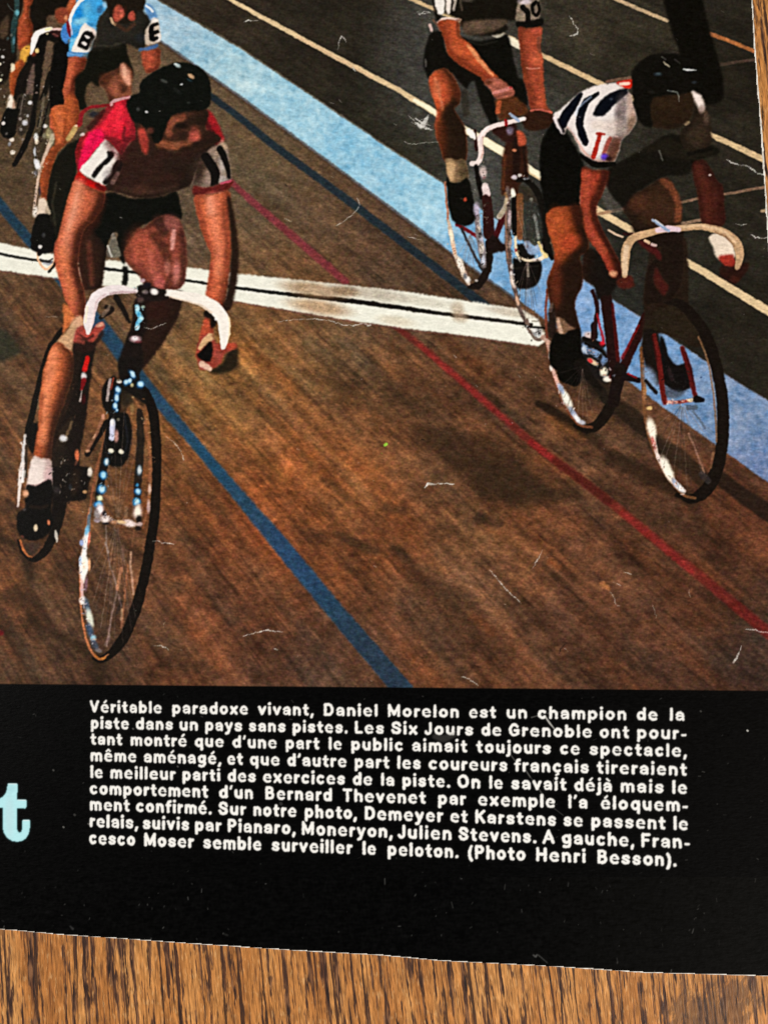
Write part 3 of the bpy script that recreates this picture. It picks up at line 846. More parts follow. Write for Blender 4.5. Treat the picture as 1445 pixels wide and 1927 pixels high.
# knee and shin
P([(135, 800), (150, 740), (200, 690), (300, 664), (380, 750), (440, 890), (430, 1000), (380, 1060), (480, 1239), (505, 1400),
   (500, 1540), (460, 1560), (300, 1560), (255, 1440), (205, 1290), (200, 1180), (215, 1080), (160, 900)], (186, 78, 38), 1.6)
edge(16, 2, 7, (52, 30, 18), 0.95)
P([(260, 1090), (340, 1010), (450, 930), (540, 1200), (530, 1460), (470, 1600), (300, 1600), (225, 1400), (235, 1220)], (42, 28, 17), 6, 0.97, clip=True)
P([(360, 760), (420, 790), (450, 900), (430, 1000), (390, 960)], (104, 44, 22), 3, 0.6, clip=True)
P([(205, 1180), (300, 1200), (300, 1560), (230, 1400)], (108, 48, 24), 5, 0.7, clip=True)
B((215, 860), 44, 90, (214, 118, 72), 0.6)
T([(200, 760), (240, 900), (270, 1050)], 14, (212, 120, 74), 2.5, 0.6, clip=True)
T([(480, 900), (500, 1100)], 36, (52, 46, 36), 3, 0.7)
Z(780, 200, 5.161)
P([(300, 510), (400, 525), (462, 515), (500, 560), (520, 710), (430, 735), (350, 740), (312, 620)], (150, 118, 84), 1.6)
edge(12, 0, 6, (66, 54, 36), 0.9)
B((345, 630), 46, 100, (206, 168, 122), 0.9)
B((480, 620), 60, 90, (84, 68, 46), 0.8)
P([(312, 690), (350, 738), (430, 742), (520, 705), (560, 850), (595, 1060), (562, 1140), (480, 1162), (380, 1122), (330, 1000),
   (318, 850)], (13, 12, 8), 1.3)
B((494, 905), 18, 20, (190, 66, 36), 0.95, hard=1.4)
B((460, 895), 20, 6, (100, 76, 60), 0.6)
P([(985, 240), (1050, 255), (1085, 340), (1065, 375), (1010, 382), (1000, 300)], (190, 80, 46), 1.6)

use(g_Db)
P([(740, 200), (960, 160), (990, 240), (960, 330), (900, 350), (800, 290)], (58, 29, 23), 1.6)
B((925, 240), 34, 40, (128, 116, 140), 0.85)
T([(1060, 122), (960, 145), (870, 165), (760, 195), (680, 245), (636, 320), (645, 420), (642, 490), (612, 552), (560, 556)],
  [20, 23, 22, 22, 26, 30, 27, 24, 26, 26], (238, 218, 212), 1.1)
T([(720, 200), (660, 260), (625, 330)], 8, (252, 242, 240), 1.2, 0.8, clip=True)
T([(665, 300), (670, 420), (650, 500)], 7, (190, 140, 120), 1.4, 0.7, clip=True)
T([(884, 136), (888, 182)], 14, (150, 14, 20), 1.0)
T([(928, 75), (970, 110), (1010, 140)], [12, 15, 14], (150, 166, 192), 1.1)
B((1045, 120), 24, 20, (255, 252, 248), 0.8)
T([(600, 580), (620, 720), (655, 880)], [20, 26, 24], (20, 16, 13), 1.3)
T([(585, 240), (592, 340), (600, 420)], [14, 18, 16], (56, 24, 22), 1.3)
B((665, 640), 36, 56, (206, 186, 180), 0.95, hard=1.2, own=True, clip=False)
B((685, 700), 24, 16, (120, 40, 42), 0.8)
T([(690, 800), (700, 850)], [34, 36], (228, 208, 206), 1.3)
T([(690, 890), (705, 1000), (710, 1240)], [36, 44, 46], (58, 25, 22), 1.5)
B((600, 1000), 30, 60, (176, 166, 184), 0.9, own=True, clip=False)
B((880, 880), 20, 40, (180, 130, 70), 0.6)
T([(890, 900), (870, 1000), (830, 1060)], [16, 20, 26], (168, 152, 128), 1.5, 0.9)
for c, rx, ry, col in [((967, 690), 28, 18, (206, 196, 206)), ((1022, 670), 20, 16, (248, 246, 240)), ((968, 425), 22, 14, (206, 120, 76)), ((1080, 700), 30, 12, (110, 112, 116)),
                       ((955, 850), 20, 48, (245, 244, 225))]:
    B(c, rx, ry, col, 0.95, hard=1.4, own=True, clip=False)
T([(958, 900), (968, 1080), (970, 1240)], [18, 22, 22], (16, 13, 11), 1.2)
T([(530, 235), (560, 280), (580, 310)], [22, 30, 16], (252, 248, 236), 1.3, own=False)

# glints on the three bicycles behind
SIL = [(220, 216, 212), (120, 114, 108), (86, 78, 70), (24, 20, 17), (56, 48, 40), (18, 15, 13), (150, 136, 118)]
Z()
sparkle([(4, 90), (8, 190), (3, 250)], 16, 4, 1.4, SIL, seed=1)
sparkle([(56, 150), (44, 230), (30, 290)], 40, 6, 1.3, SIL, seed=2)
sparkle([(90, 170), (76, 240), (66, 300)], 40, 5, 1.3, SIL, seed=3)
sparkle([(68, 250), (66, 330), (64, 400)], 24, 3, 1.7, SIL, seed=4)
sparkle([(96, 250), (86, 300), (78, 330)], 20, 5, 1.5, [(190, 176, 150), (120, 108, 86), (236, 226, 200)], seed=5)
sparkle([(905, 300), (912, 360), (915, 420)], 26, 3, 1.4, SIL, seed=6)
sparkle([(899, 400), (905, 450), (908, 500)], 34, 4, 1.7, SIL, seed=7)
sparkle([(846, 440), (862, 490), (880, 530)], 26, 3, 1.7, [(250, 240, 226), (150, 110, 90), (90, 70, 60), (220, 180, 150)], seed=8)
sparkle([(956, 350), (957, 430), (962, 500), (978, 560)], 52, 3, 1.7, SIL, seed=9)
sparkle([(968, 440), (975, 488), (1000, 492), (1024, 480)], 30, 3, 1.7, [(250, 236, 206), (210, 180, 120), (40, 34, 28), (255, 250, 240)], seed=10)
sparkle([(990, 380), (1004, 420), (1012, 460)], 30, 6, 1.3, [(120, 120, 114), (84, 80, 72), (160, 160, 152), (40, 36, 32)], seed=11)
sparkle([(985, 610), (1006, 636), (1024, 620)], 30, 4, 1.8, [(250, 248, 244), (40, 34, 30), (150, 140, 130), (20, 16, 14)], seed=12)
sparkle([(965, 330), (985, 333), (1000, 340)], 18, 3, 1.6, SIL, seed=13)

# ================================================================== cyclist in white with navy stripes, and his bicycle
use(g_Eb)
Z(1000, 400, 3.247)
# rear wheel
T([(270, 1300), (340, 1322), (400, 1300), (455, 1230), (512, 1100), (525, 980)], [16, 28, 32, 34, 34, 30], (30, 22, 16), 1.3)
T([(92, 790), (105, 880), (125, 960), (150, 1050), (190, 1150), (240, 1240), (300, 1300), (370, 1312)], [7, 8, 8, 8, 8, 8, 9, 9], (112, 66, 44), 1.1)
T([(100, 790), (118, 890)], [10, 9], (200, 150, 130), 1.1)
T([(122, 940), (145, 1000), (175, 1070)], [9, 10, 13], (214, 172, 156), 1.2)
for c, rx, ry, col, an in [((115, 880), 12, 24, (255, 240, 230), 0), ((120, 945), 10, 22, (252, 240, 232), 0), ((215, 1140), 22, 64, (250, 250, 236), -26), ((180, 1075), 14, 36, (150, 164, 190), -26),
                           ((255, 1225), 14, 44, (150, 160, 184), -32), ((280, 1262), 14, 34, (235, 236, 240), -40), ((310, 1282), 20, 14, (190, 190, 204), 20), ((150, 1010), 10, 34, (226, 170, 150), -18)]:
    B(c, rx, ry, col, 0.95, ang=an, hard=1.3, own=True, clip=False)
T([(70, 760), (110, 800)], 14, (190, 150, 130), 1.2, 0.8)
# chain side clutter
P([(300, 780), (360, 760), (450, 840), (490, 960), (470, 1040), (400, 1020), (320, 960), (290, 860)], (36, 32, 30), 1.8)
for c, rx, ry, col, an in [((335, 830), 40, 30, (120, 150, 194), 30), ((400, 860), 40, 26, (128, 160, 204), 40), ((445, 900), 20, 30, (110, 140, 184), 20), ((350, 752), 30, 24, (214, 190, 184), 0),
                           ((320, 835), 16, 20, (190, 200, 215), 0), ((360, 820), 18, 12, (40, 36, 36), 0), ((420, 880), 12, 18, (40, 34, 34), 20)]:
    B(c, rx, ry, col, 0.9, ang=an, hard=1.2, own=True, clip=False)
T([(330, 800), (420, 840), (460, 880)], 9, (22, 18, 16), 1.1)
T([(380, 690), (385, 760)], 20, (28, 22, 20), 1.4)
T([(320, 770), (440, 810)], 14, (20, 16, 14), 1.2)
for c, rx, ry, col, an in [((376, 912), 34, 13, (245, 214, 170), 32), ((360, 905), 18, 12, (190, 50, 50), 32), ((441, 972), 22, 28, (252, 246, 220), 0), ((464, 1016), 24, 18, (250, 240, 226), 0),
                           ((490, 1000), 18, 18, (120, 40, 40), 0)]:
    B(c, rx, ry, col, 0.95, ang=an, hard=1.4, own=True, clip=False)
T([(330, 990), (420, 1080), (450, 1140)], 26, (40, 32, 25), 1.6, 0.8)
T([(372, 480), (402, 580), (388, 700), (378, 770)], [12, 14, 14, 14], (50, 24, 24), 1.2)
T([(400, 620), (430, 740), (440, 800)], [6, 8, 10], (150, 30, 40), 1.1, 0.9)
B((432, 795), 16, 20, (178, 26, 44), 0.9)
T([(455, 520), (480, 700), (505, 920), (520, 1020)], [36, 38, 36, 34], (42, 20, 18), 1.3)
T([(495, 560), (512, 740), (530, 900)], [8, 12, 12], (98, 25, 25), 1.6, 0.8)
T([(700, 640), (610, 840), (545, 980)], [30, 28, 28], (50, 20, 17), 1.3)
T([(655, 690), (600, 800), (555, 890)], [8, 9, 9], (120, 26, 29), 1.4, 0.9)
T([(540, 960), (520, 1060), (500, 1160)], [40, 38, 34], (30, 20, 17), 1.4)
T([(570, 1000), (650, 1025)], [24, 18], (24, 16, 16), 1.2)
T([(590, 985), (640, 1010)], 6, (150, 30, 36), 1.0, 0.8)
# upper dark column: stem, head tube, leg shadow
P([(690, 470), (740, 180), (830, 150), (940, 160), (960, 400), (960, 540), (1000, 640), (1060, 760), (1060, 820), (960, 810),
   (900, 770), (800, 740), (740, 760), (690, 900), (660, 880), (690, 660)], (44, 31, 21), 1.8)
P([(690, 680), (760, 600), (880, 570), (990, 660), (1050, 790), (940, 780), (800, 730), (720, 760)], (48, 38, 25), 3, 0.8, clip=True)
# front wheel
T([(820, 540), (900, 555), (960, 600), (1065, 745), (1132, 950), (1166, 1150), (1168, 1350), (1152, 1500), (1105, 1640), (1040, 1720),
   (970, 1752), (890, 1725)], [18, 26, 30, 34, 36, 36, 36, 37, 40, 38, 28, 12], (25, 18, 13), 1.3)
T([(1020, 760), (1075, 900), (1105, 1060), (1125, 1250), (1130, 1400)], [5, 6, 6, 6, 6], (126, 92, 64), 1.1, 0.8)
T([(672, 830), (680, 1000), (692, 1220), (706, 1320), (730, 1410), (775, 1520), (850, 1640), (930, 1725), (1000, 1745)],
  [10, 14, 12, 9, 9, 9, 9, 9, 8], (112, 72, 44), 1.2)
T([(720, 1290), (745, 1380), (765, 1470), (800, 1540), (850, 1620), (900, 1680), (935, 1702)], [12, 14, 10, 16, 18, 14, 8], (222, 196, 182), 1.2)
for c, rx, ry, col, an in [((733, 1320), 26, 62, (254, 246, 226), -14), ((828, 1565), 26, 76, (254, 250, 232), -24), ((905, 1680), 16, 38, (240, 242, 246), -40), ((875, 1650), 14, 30, (150, 160, 180), -34),
                           ((745, 1410), 12, 40, (190, 96, 80), -14), ((772, 1490), 10, 34, (240, 222, 214), -20), ((720, 1195), 16, 12, (235, 200, 130), 0), ((690, 1090), 10, 60, (150, 106, 70), 0)]:
    B(c, rx, ry, col, 0.95, ang=an, hard=1.3, own=True, clip=False)
T([(960, 1350), (1010, 1470), (1055, 1590)], 6, (146, 104, 84), 1.0, 0.8)
T([(905, 1270), (930, 1420)], 6, (84, 60, 46), 1.2, 0.6)
T([(1110, 1470), (1095, 1560)], 8, (128, 88, 62), 1.2, 0.7)
T([(1040, 1600), (1080, 1640)], 20, (70, 62, 62), 1.6, 0.6)
# far foot in the wheel, fork and hub
P([(684, 720), (775, 740), (800, 950), (770, 1060), (715, 985), (686, 900)], (30, 23, 18), 1.8)
B((725, 1010), 36, 70, (130, 156, 190), 0.85, ang=-24, own=True, clip=False)
P([(785, 760), (815, 790), (840, 880), (890, 930), (965, 920), (985, 1000), (970, 1070), (905, 1095), (840, 1072), (790, 1000)], (17, 13, 12), 1.6)
P([(790, 1060), (860, 1075), (940, 1090), (900, 1130), (820, 1130)], (60, 62, 70), 2.5, 0.7)
T([(840, 960), (860, 1020)], 12, (62, 44, 46), 1.6, 0.6)
T([(700, 1030), (760, 1100)], 12, (34, 28, 26), 1.4)
T([(750, 750), (778, 900), (800, 1080), (815, 1160)], [13, 17, 16, 14], (108, 28, 24), 1.5)
T([(735, 760), (765, 900)], 6, (60, 18, 16), 1.2, 0.7, clip=True)
T([(920, 830), (958, 940), (988, 1070), (1008, 1145)], [15, 17, 16, 12], (98, 25, 24), 1.5)
T([(945, 850), (1000, 1060)], 7, (60, 18, 18), 1.2, 0.7, clip=True)
T([(830, 1158), (910, 1158), (1005, 1140)], [9, 9, 11], (136, 60, 52), 1.4)
for c, rx, ry, col in [((848, 1157), 16, 12, (240, 190, 170)), ((880, 1160), 14, 10, (220, 160, 150)), ((972, 1138), 22, 20, (250, 236, 190)), ((925, 1150), 12, 8, (220, 150, 140))]:
    B(c, rx, ry, col, 0.95, hard=1.5)
T([(1010, 1140), (1045, 1145)], [24, 14], (18, 14, 13), 1.2)
T([(960, 1190), (1000, 1190)], 16, (60, 66, 74), 1.8, 0.7)
T([(95, 470), (88, 620), (95, 760)], [6, 8, 8], (118, 60, 42), 1.2)

use(g_E)
Z(1000, 340, 3.440)
P([(650, 270), (800, 250), (965, 280), (985, 400), (985, 600), (945, 720), (880, 780), (735, 800), (735, 700), (755, 560), (840, 440),
   (700, 400)], (36, 24, 17), 2.0)
P([(355, 440), (440, 470), (520, 580), (590, 590), (510, 740), (470, 745), (425, 770), (400, 680), (330, 620), (340, 500)], (24, 18, 14), 2.0)
# far arm
Z(1000, 80, 3.247)
P([(965, 715), (1060, 728), (1130, 845), (1166, 880), (1175, 1000), (1172, 1115), (1050, 1115), (1020, 960), (1000, 850)], (80, 34, 24), 1.7)
edge(9, 0, 5, (52, 24, 18), 0.9)
edge(-8, 0, 5, (60, 26, 18), 0.8)
T([(1010, 760), (1060, 900), (1080, 1090)], 26, (92, 40, 28), 4, 0.5, clip=True)
T([(1150, 900), (1160, 1100)], 16, (70, 28, 20), 3, 0.6, clip=True)
B((1090, 810), 8, 6, (220, 210, 205), 0.9)
# far thigh
P([(560, 1010), (610, 930), (700, 890), (780, 835), (830, 828), (885, 900), (918, 1000), (912, 1100), (800, 1140), (660, 1140), (600, 1080)],
  (68, 42, 27), 2.0)
edge(-14, 4, 8, (36, 26, 18), 0.9)
T([(805, 845), (865, 890), (900, 980), (895, 1080)], [22, 28, 26, 22], (124, 66, 40), 3.5, 0.75, clip=True)
B((640, 980), 70, 50, (104, 56, 36), 0.45)
# dark body
P([(560, 720), (700, 640), (860, 560), (1130, 640), (1130, 690), (1000, 720), (960, 800), (850, 810), (780, 830), (620, 930), (560, 1005),
   (470, 900), (450, 800), (520, 740)], (22, 19, 13), 2.0)
P([(540, 690), (640, 650), (760, 600), (850, 590), (960, 640), (1060, 640), (1110, 660), (1080, 700), (940, 720), (800, 690), (680, 655), (600, 680)],
  (38, 32, 22), 2.5, 0.85, clip=True)
T([(780, 660), (800, 720)], 4, (130, 128, 120), 1.2, 0.6)
P([(50, 740), (65, 600), (140, 480), (210, 540), (310, 720), (320, 780), (296, 900), (290, 1005), (180, 1005), (95, 1040), (62, 900)],
  (10, 9, 6), 1.6)
# jersey
Z(1010, 80, 4.129)
P([(130, 565), (180, 520), (250, 460), (330, 392), (450, 338), (560, 318), (740, 306), (700, 372), (728, 410), (750, 500), (775, 600),
   (725, 690), (660, 760), (642, 830), (600, 925), (520, 942), (400, 905), (345, 850), (300, 755), (240, 662), (205, 715), (150, 620)],
  (236, 226, 222), 1.4)
edge(10, 8, 7, (120, 96, 84), 0.85)
T([(200, 630), (225, 570), (275, 500), (335, 402)], [38, 38, 34, 22], (8, 11, 20), 1.4, clip=True)
T([(475, 396), (385, 460), (342, 560), (335, 640), (350, 710), (378, 775)], [14, 27, 29, 30, 31, 26], (8, 11, 20), 1.4, clip=True)
P([(438, 556), (484, 466), (556, 402), (640, 366), (725, 352), (700, 402), (600, 484), (518, 572)], (8, 11, 19), 1.3, clip=True)
B((575, 440), 16, 10, (70, 84, 100), 0.7)
T([(300, 560), (330, 500), (420, 420)], 8, (190, 205, 230), 2, 0.6, clip=True)
B((655, 560), 46, 150, (108, 94, 92), 0.9, ang=4)
B((735, 520), 34, 130, (206, 170, 150), 0.6)
B((600, 660), 80, 60, (200, 180, 168), 0.6)
B((480, 640), 60, 40, (222, 204, 190), 0.6)
P([(580, 740), (660, 750), (648, 830), (605, 925), (520, 942), (530, 850)], (88, 50, 36), 3.5, 0.9, clip=True)
B((740, 640), 40, 70, (120, 92, 70), 0.7)
T([(240, 665), (310, 760), (370, 850), (460, 915), (580, 935)], 9, (206, 160, 146), 1.8, 0.8, clip=True)
T([(490, 712), (468, 800), (440, 890)], [16, 18, 18], (164, 30, 18), 1.4, 0.95, clip=True)
T([(466, 708), (520, 714)], 11, (160, 34, 20), 1.2, 0.9, clip=True)
T([(570, 745), (535, 820), (520, 860)], [16, 17, 14], (150, 56, 40), 1.8, 0.8, clip=True)
B((526, 888), 28, 24, (80, 48, 190), 0.9)
B((560, 905), 22, 20, (40, 16, 20), 0.8)
T([(140, 590), (165, 640), (195, 700)], [16, 18, 8], (236, 222, 222), 1.3)
T([(170, 600), (205, 690)], 12, (20, 16, 20), 1.6, 0.8)
T([(545, 305), (620, 290), (725, 276)], [10, 14, 14], (112, 84, 68), 1.4)
P([(615, 312), (740, 288), (745, 345), (702, 358)], (196, 36, 20), 1.3)
T([(650, 324), (715, 318)], 12, (250, 214, 190), 1.2, 0.95)
# cuff and black thigh join
T([(345, 880), (450, 945), (600, 945)], [14, 26, 18], (12, 10, 7), 1.4)
# far shoulder
P([(1190, 372), (1285, 430), (1312, 520), (1340, 560), (1352, 660), (1362, 750), (1340, 800), (1200, 842), (1130, 790), (1120, 700),
   (1200, 600), (1220, 480)], (56, 42, 30), 1.8)
edge(-12, 10, 8, (34, 27, 19), 0.85)
P([(1196, 372), (1250, 395), (1290, 440), (1302, 520), (1270, 540), (1240, 480), (1210, 420)], (238, 222, 214), 2.0)
B((1280, 520), 24, 30, (140, 116, 104), 0.7)
B((1320, 580), 26, 50, (92, 72, 58), 0.7)
B((1250, 740), 80, 80, (68, 53, 38), 0.6)
T([(1180, 865), (1350, 830)], 16, (16, 13, 9), 2)
# face and helmet
P([(880, 430), (1100, 395), (1205, 395), (1205, 560), (1130, 650), (1000, 668), (890, 650), (840, 580)], (50, 34, 20), 2.0)
B((1040, 470), 100, 50, (66, 44, 27), 0.45)
B((1100, 650), 100, 20, (34, 26, 20), 0.6)
P([(742, 300), (738, 230), (800, 150), (880, 100), (975, 84), (1085, 88), (1185, 130), (1245, 200), (1255, 300), (1205, 376), (1100, 402),
   (1000, 412), (895, 436), (885, 560), (900, 650), (840, 650), (790, 600), (755, 480), (742, 400)], (14, 12, 8), 1.6)
T([(985, 150), (1005, 170), (1030, 188)], [4, 8, 5], (186, 170, 140), 1.1, 0.9)
T([(970, 112), (1000, 130)], 6, (92, 90, 82), 1.1, 0.7)
T([(1070, 130), (1110, 160)], 5, (84, 82, 74), 1.1, 0.7)
T([(1140, 208), (1180, 214), (1240, 214)], [6, 8, 2], (236, 240, 240), 1.0, 0.95)
B((940, 245), 30, 14, (62, 78, 88), 0.8)
B((1225, 310), 20, 10, (50, 60, 66), 0.8)
B((890, 380), 26, 14, (36, 34, 28), 0.8)
T([(1015, 372), (1060, 380), (1100, 400), (1105, 460)], [3, 5, 4, 2], (140, 146, 140), 1.0, 0.7)
# near arm, thigh, shin
Z(1000, 80, 3.247)
P([(310, 762), (380, 780), (465, 790), (440, 900), (392, 1000), (405, 1080), (425, 1130), (450, 1180), (500, 1270), (540, 1350), (545, 1420),
   (500, 1440), (470, 1400), (420, 1300), (370, 1230), (320, 1160), (295, 1000), (300, 880)], (152, 56, 33), 1.6)
edge(12, 0, 6, (50, 22, 15), 1.0)
T([(455, 800), (440, 880), (385, 1000), (400, 1090)], 24, (86, 34, 22), 3, 0.7, clip=True)
T([(340, 800), (330, 950), (350, 1120), (440, 1280)], 22, (176, 76, 44), 4, 0.5, clip=True)
B((498, 1412), 22, 18, (226, 160, 112), 0.9)
P([(90, 1050), (150, 1005), (230, 1000), (300, 1008), (318, 1130), (345, 1210), (340, 1270), (290, 1310), (310, 1400), (300, 1500), (260, 1590),
   (280, 1700), (290, 1760), (190, 1760), (105, 1560), (100, 1450), (140, 1330), (130, 1240), (100, 1150)], (158, 68, 29), 1.6)
edge(18, 3, 8, (40, 21, 13), 1.0)
P([(60, 1500), (120, 1380), (240, 1330), (350, 1250), (340, 1450), (310, 1600), (310, 1800), (80, 1800)], (40, 23, 14), 9, 0.95, clip=True)
P([(230, 1000), (310, 1000), (320, 1130), (310, 1130), (270, 1080)], (72, 32, 18), 4, 0.8, clip=True)
P([(250, 1290), (350, 1200), (330, 1420), (300, 1560), (300, 1780), (180, 1780), (130, 1560), (180, 1400)], (44, 26, 16), 6, 0.97, clip=True)
P([(100, 1340), (150, 1320), (190, 1440), (170, 1620), (120, 1600)], (112, 48, 27), 5, 0.75, clip=True)
B((240, 1220), 60, 50, (182, 66, 34), 0.6)
B((150, 1090), 50, 80, (178, 84, 38), 0.5)
Z(1000, 400, 3.247)
P([(148, 640), (190, 650), (235, 690), (270, 710), (230, 728), (190, 756), (166, 742)], (122, 90, 68), 1.6)
T([(160, 660), (180, 735)], [14, 12], (212, 172, 146), 1.8, 0.9)
P([(105, 600), (135, 560), (150, 640), (150, 740), (130, 770), (100, 740)], (46, 32, 24), 1.8)
T([(125, 560), (118, 600)], 10, (96, 80, 74), 1.6, 0.7)
P([(126, 775), (150, 735), (200, 745), (235, 722), (300, 716), (306, 850), (330, 900), (318, 985), (280, 1060), (180, 1030), (150, 960), (112, 930), (108, 850)], (12, 10, 7), 1.4)
T([(300, 930), (350, 1000), (420, 1075)], [40, 30, 16], (24, 19, 14), 2.5, 0.85)
# far hand with pale glove
Z(1000, 340, 3.440)
P([(1150, 360), (1260, 330), (1312, 440), (1312, 500), (1206, 505), (1175, 430)], (232, 214, 194), 1.6)
P([(1210, 492), (1302, 480), (1318, 560), (1250, 548)], (156, 48, 34), 1.8)
P([(1230, 556), (1310, 552), (1405, 530), (1385, 600), (1310, 668), (1220, 608)], (52, 26, 19), 2.0)
B((1320, 640), 30, 26, (84, 34, 22), 0.6)
P([(552, 640), (640, 615), (664, 680), (600, 700), (560, 680)], (92, 36, 26), 1.8)

use(g_Eb)
P([(690, 385), (780, 410), (835, 470), (840, 520), (790, 480), (720, 430)], (84, 27, 25), 1.6)
P([(805, 560), (850, 640), (885, 680), (860, 745), (815, 700), (790, 640)], (84, 30, 24), 2.2, 0.9)
T([(500, 322), (545, 345), (590, 365)], [5, 7, 5], (226, 190, 160), 1.0)
T([(600, 345), (650, 345)], 10, (60, 30, 28), 1.2)
T([(603, 612), (607, 520), (613, 440), (655, 375), (755, 340), (860, 316), (960, 308), (1080, 298), (1180, 312), (1270, 348), (1330, 408),
   (1348, 480), (1335, 560)], [18, 28, 30, 27, 22, 20, 19, 20, 24, 28, 30, 27, 18], (190, 154, 116), 1.1)
T([(605, 600), (607, 500), (615, 430)], 17, (228, 198, 164), 1.6, 0.85, clip=True)
T([(960, 302), (1100, 292), (1240, 325), (1320, 400)], 8, (222, 190, 152), 1.6, 0.7, clip=True)
T([(1190, 340), (1250, 360), (1310, 420)], 7, (120, 88, 62), 1.6, 0.7, clip=True)
T([(815, 322), (880, 310), (950, 316)], [16, 22, 16], (222, 196, 206), 1.2)
T([(785, 256), (840, 292), (890, 324)], [9, 11, 8], (140, 158, 186), 1.1)
T([(800, 252), (850, 290)], 4, (226, 232, 240), 0.9, 0.9)
T([(735, 388), (760, 400)], 9, (226, 190, 150), 1.1)
T([(780, 410), (805, 420)], 9, (206, 176, 170), 1.1)

# ================================================================== nearest cyclist in red, and his bicycle
use(g_Ab)
Z(0, 600, 4.379)
T([(510, 90), (420, 230), (350, 440), (290, 680), (240, 880), (215, 980)], [18, 26, 28, 26, 24, 16], (22, 17, 12), 1.4)
T([(470, 180), (400, 330), (345, 560), (310, 740)], 8, (130, 110, 84), 1.8, 0.55)
P([(215, 875), (320, 870), (312, 1030), (262, 1110), (218, 1000)], (16, 13, 10), 1.4)
T([(205, 960), (195, 1080), (185, 1200), (180, 1330)], [7, 12, 16, 18], (214, 212, 214), 1.4)
T([(222, 1000), (215, 1150), (212, 1300)], [8, 12, 12], (54, 46, 40), 1.4, 0.8)
B((205, 965), 14, 14, (205, 196, 186), 0.9)
P([(600, 220), (690, 200), (790, 190), (770, 330), (745, 520), (722, 700), (695, 900), (660, 1080), (640, 1330), (430, 1330), (425, 1100),
   (470, 900), (560, 700), (610, 400)], (30, 21, 16), 1.8)
P([(600, 800), (560, 1000), (500, 1060), (440, 1100), (470, 960), (540, 860)], (66, 50, 34), 2.5, 0.7)
T([(590, 850), (540, 980)], 10, (120, 96, 66), 1.6, 0.7)
T([(722, 320), (700, 420)], [18, 24], (190, 24, 20), 1.6)
B((690, 472), 26, 28, (226, 220, 222), 0.95, hard=1.3)
T([(690, 510), (672, 580)], [24, 12], (136, 18, 24), 1.6, 0.9)
T([(675, 590), (662, 680)], [4, 7], (190, 176, 170), 1.1, 0.9)
B((690, 660), 16, 40, (90, 14, 18), 0.7)
B((520, 985), 32, 28, (222, 222, 225), 0.95, hard=1.3)
B((636, 1125), 18, 46, (226, 114, 66), 0.95, hard=1.2)
T([(625, 1180), (610, 1310)], [10, 14], (110, 66, 50), 1.6, 0.7)
P([(480, 1010), (540, 1060), (560, 1314), (440, 1314), (430, 1120)], (46, 36, 26), 3, 0.7)
# down tube and crank
T([(880, 850), (800, 980), (720, 1110)], [22, 24, 26], (22, 16, 13), 1.4)
T([(850, 800), (800, 940), (715, 1090)], [16, 12, 14], (150, 98, 70), 1.6, 0.8)
B((852, 805), 18, 26, (214, 150, 116), 0.8)
B((775, 965), 12, 26, (222, 170, 130), 0.8, ang=30)
B((725, 1085), 18, 12, (206, 150, 110), 0.8)
Z(0, 880, 4.379)
P([(425, 0), (740, 0), (735, 120), (715, 210), (700, 262), (560, 282), (545, 340), (500, 480), (460, 570), (420, 500), (430, 250)], (20, 15, 12), 1.6)
P([(600, 30), (660, 20), (640, 200), (590, 230)], (60, 42, 28), 2.5, 0.6)
B((740, 35), 20, 34, (232, 220, 205), 0.95, hard=1.3, own=True, clip=False)
B((700, 200), 20, 14, (206, 150, 96), 0.95, hard=1.3)
B((580, 160), 14, 24, (60, 64, 70), 0.7)
B((465, 185), 36, 30, (70, 62, 62), 0.7)
# rear wheel foot
T([(180, -30), (168, 80), (158, 200), (150, 320)], [18, 17, 12, 7], (232, 220, 214), 1.3)
T([(200, 30), (190, 130)], 12, (255, 252, 248), 1.3, 0.8, clip=True)
T([(165, 600), (190, 670), (230, 725), (265, 738)], [7, 9, 9, 7], (192, 104, 52), 1.1)
T([(500, 380), (440, 560), (370, 690), (290, 755), (230, 745), (180, 690), (150, 600)], [36, 38, 34, 24, 16, 12, 8], (21, 16, 11), 1.4)
T([(165, 600), (190, 670), (230, 725), (262, 738)], [6, 8, 8, 6], (192, 104, 52), 1.0)
P([(200, 620), (330, 620), (310, 690), (260, 730), (220, 700)], (70, 52, 40), 2.2)
T([(455, 520), (462, 560), (470, 610)], [6, 14, 6], (196, 188, 176), 1.2)

use(g_A)
# far lower leg
Z(90, 360, 3.905)
P([(715, 790), (860, 770), (985, 735), (965, 900), (860, 1090), (760, 1230), (690, 1300), (590, 1300), (620, 1120), (660, 1000)], (46, 27, 19), 2.0)
edge(-7, 3, 6, (18, 13, 11), 0.85)
B((800, 870), 90, 90, (62, 30, 23), 0.6)
T([(800, 960), (720, 1100)], 20, (60, 36, 26), 4, 0.5, clip=True)
# shorts
P([(410, 40), (480, 10), (600, 50), (720, 50), (850, 35), (945, 5), (985, 200), (900, 175), (800, 200), (650, 290), (575, 440), (565, 540),
   (525, 480), (505, 360), (520, 322), (490, 296), (440, 380), (425, 480), (400, 560), (330, 450), (270, 290), (340, 200)], (11, 12, 8), 1.7)
# shaded leg behind the near arm
P([(255, 290), (330, 300), (410, 400), (420, 480), (405, 640), (385, 700), (300, 725), (262, 700), (225, 500)], (58, 34, 23), 1.8)
edge(-6, 0, 4, (34, 22, 16), 0.8)
edge(8, 0, 5, (30, 20, 14), 0.8)
T([(300, 380), (310, 500), (325, 680)], [20, 22, 18], (108, 54, 38), 4, 0.7, clip=True)
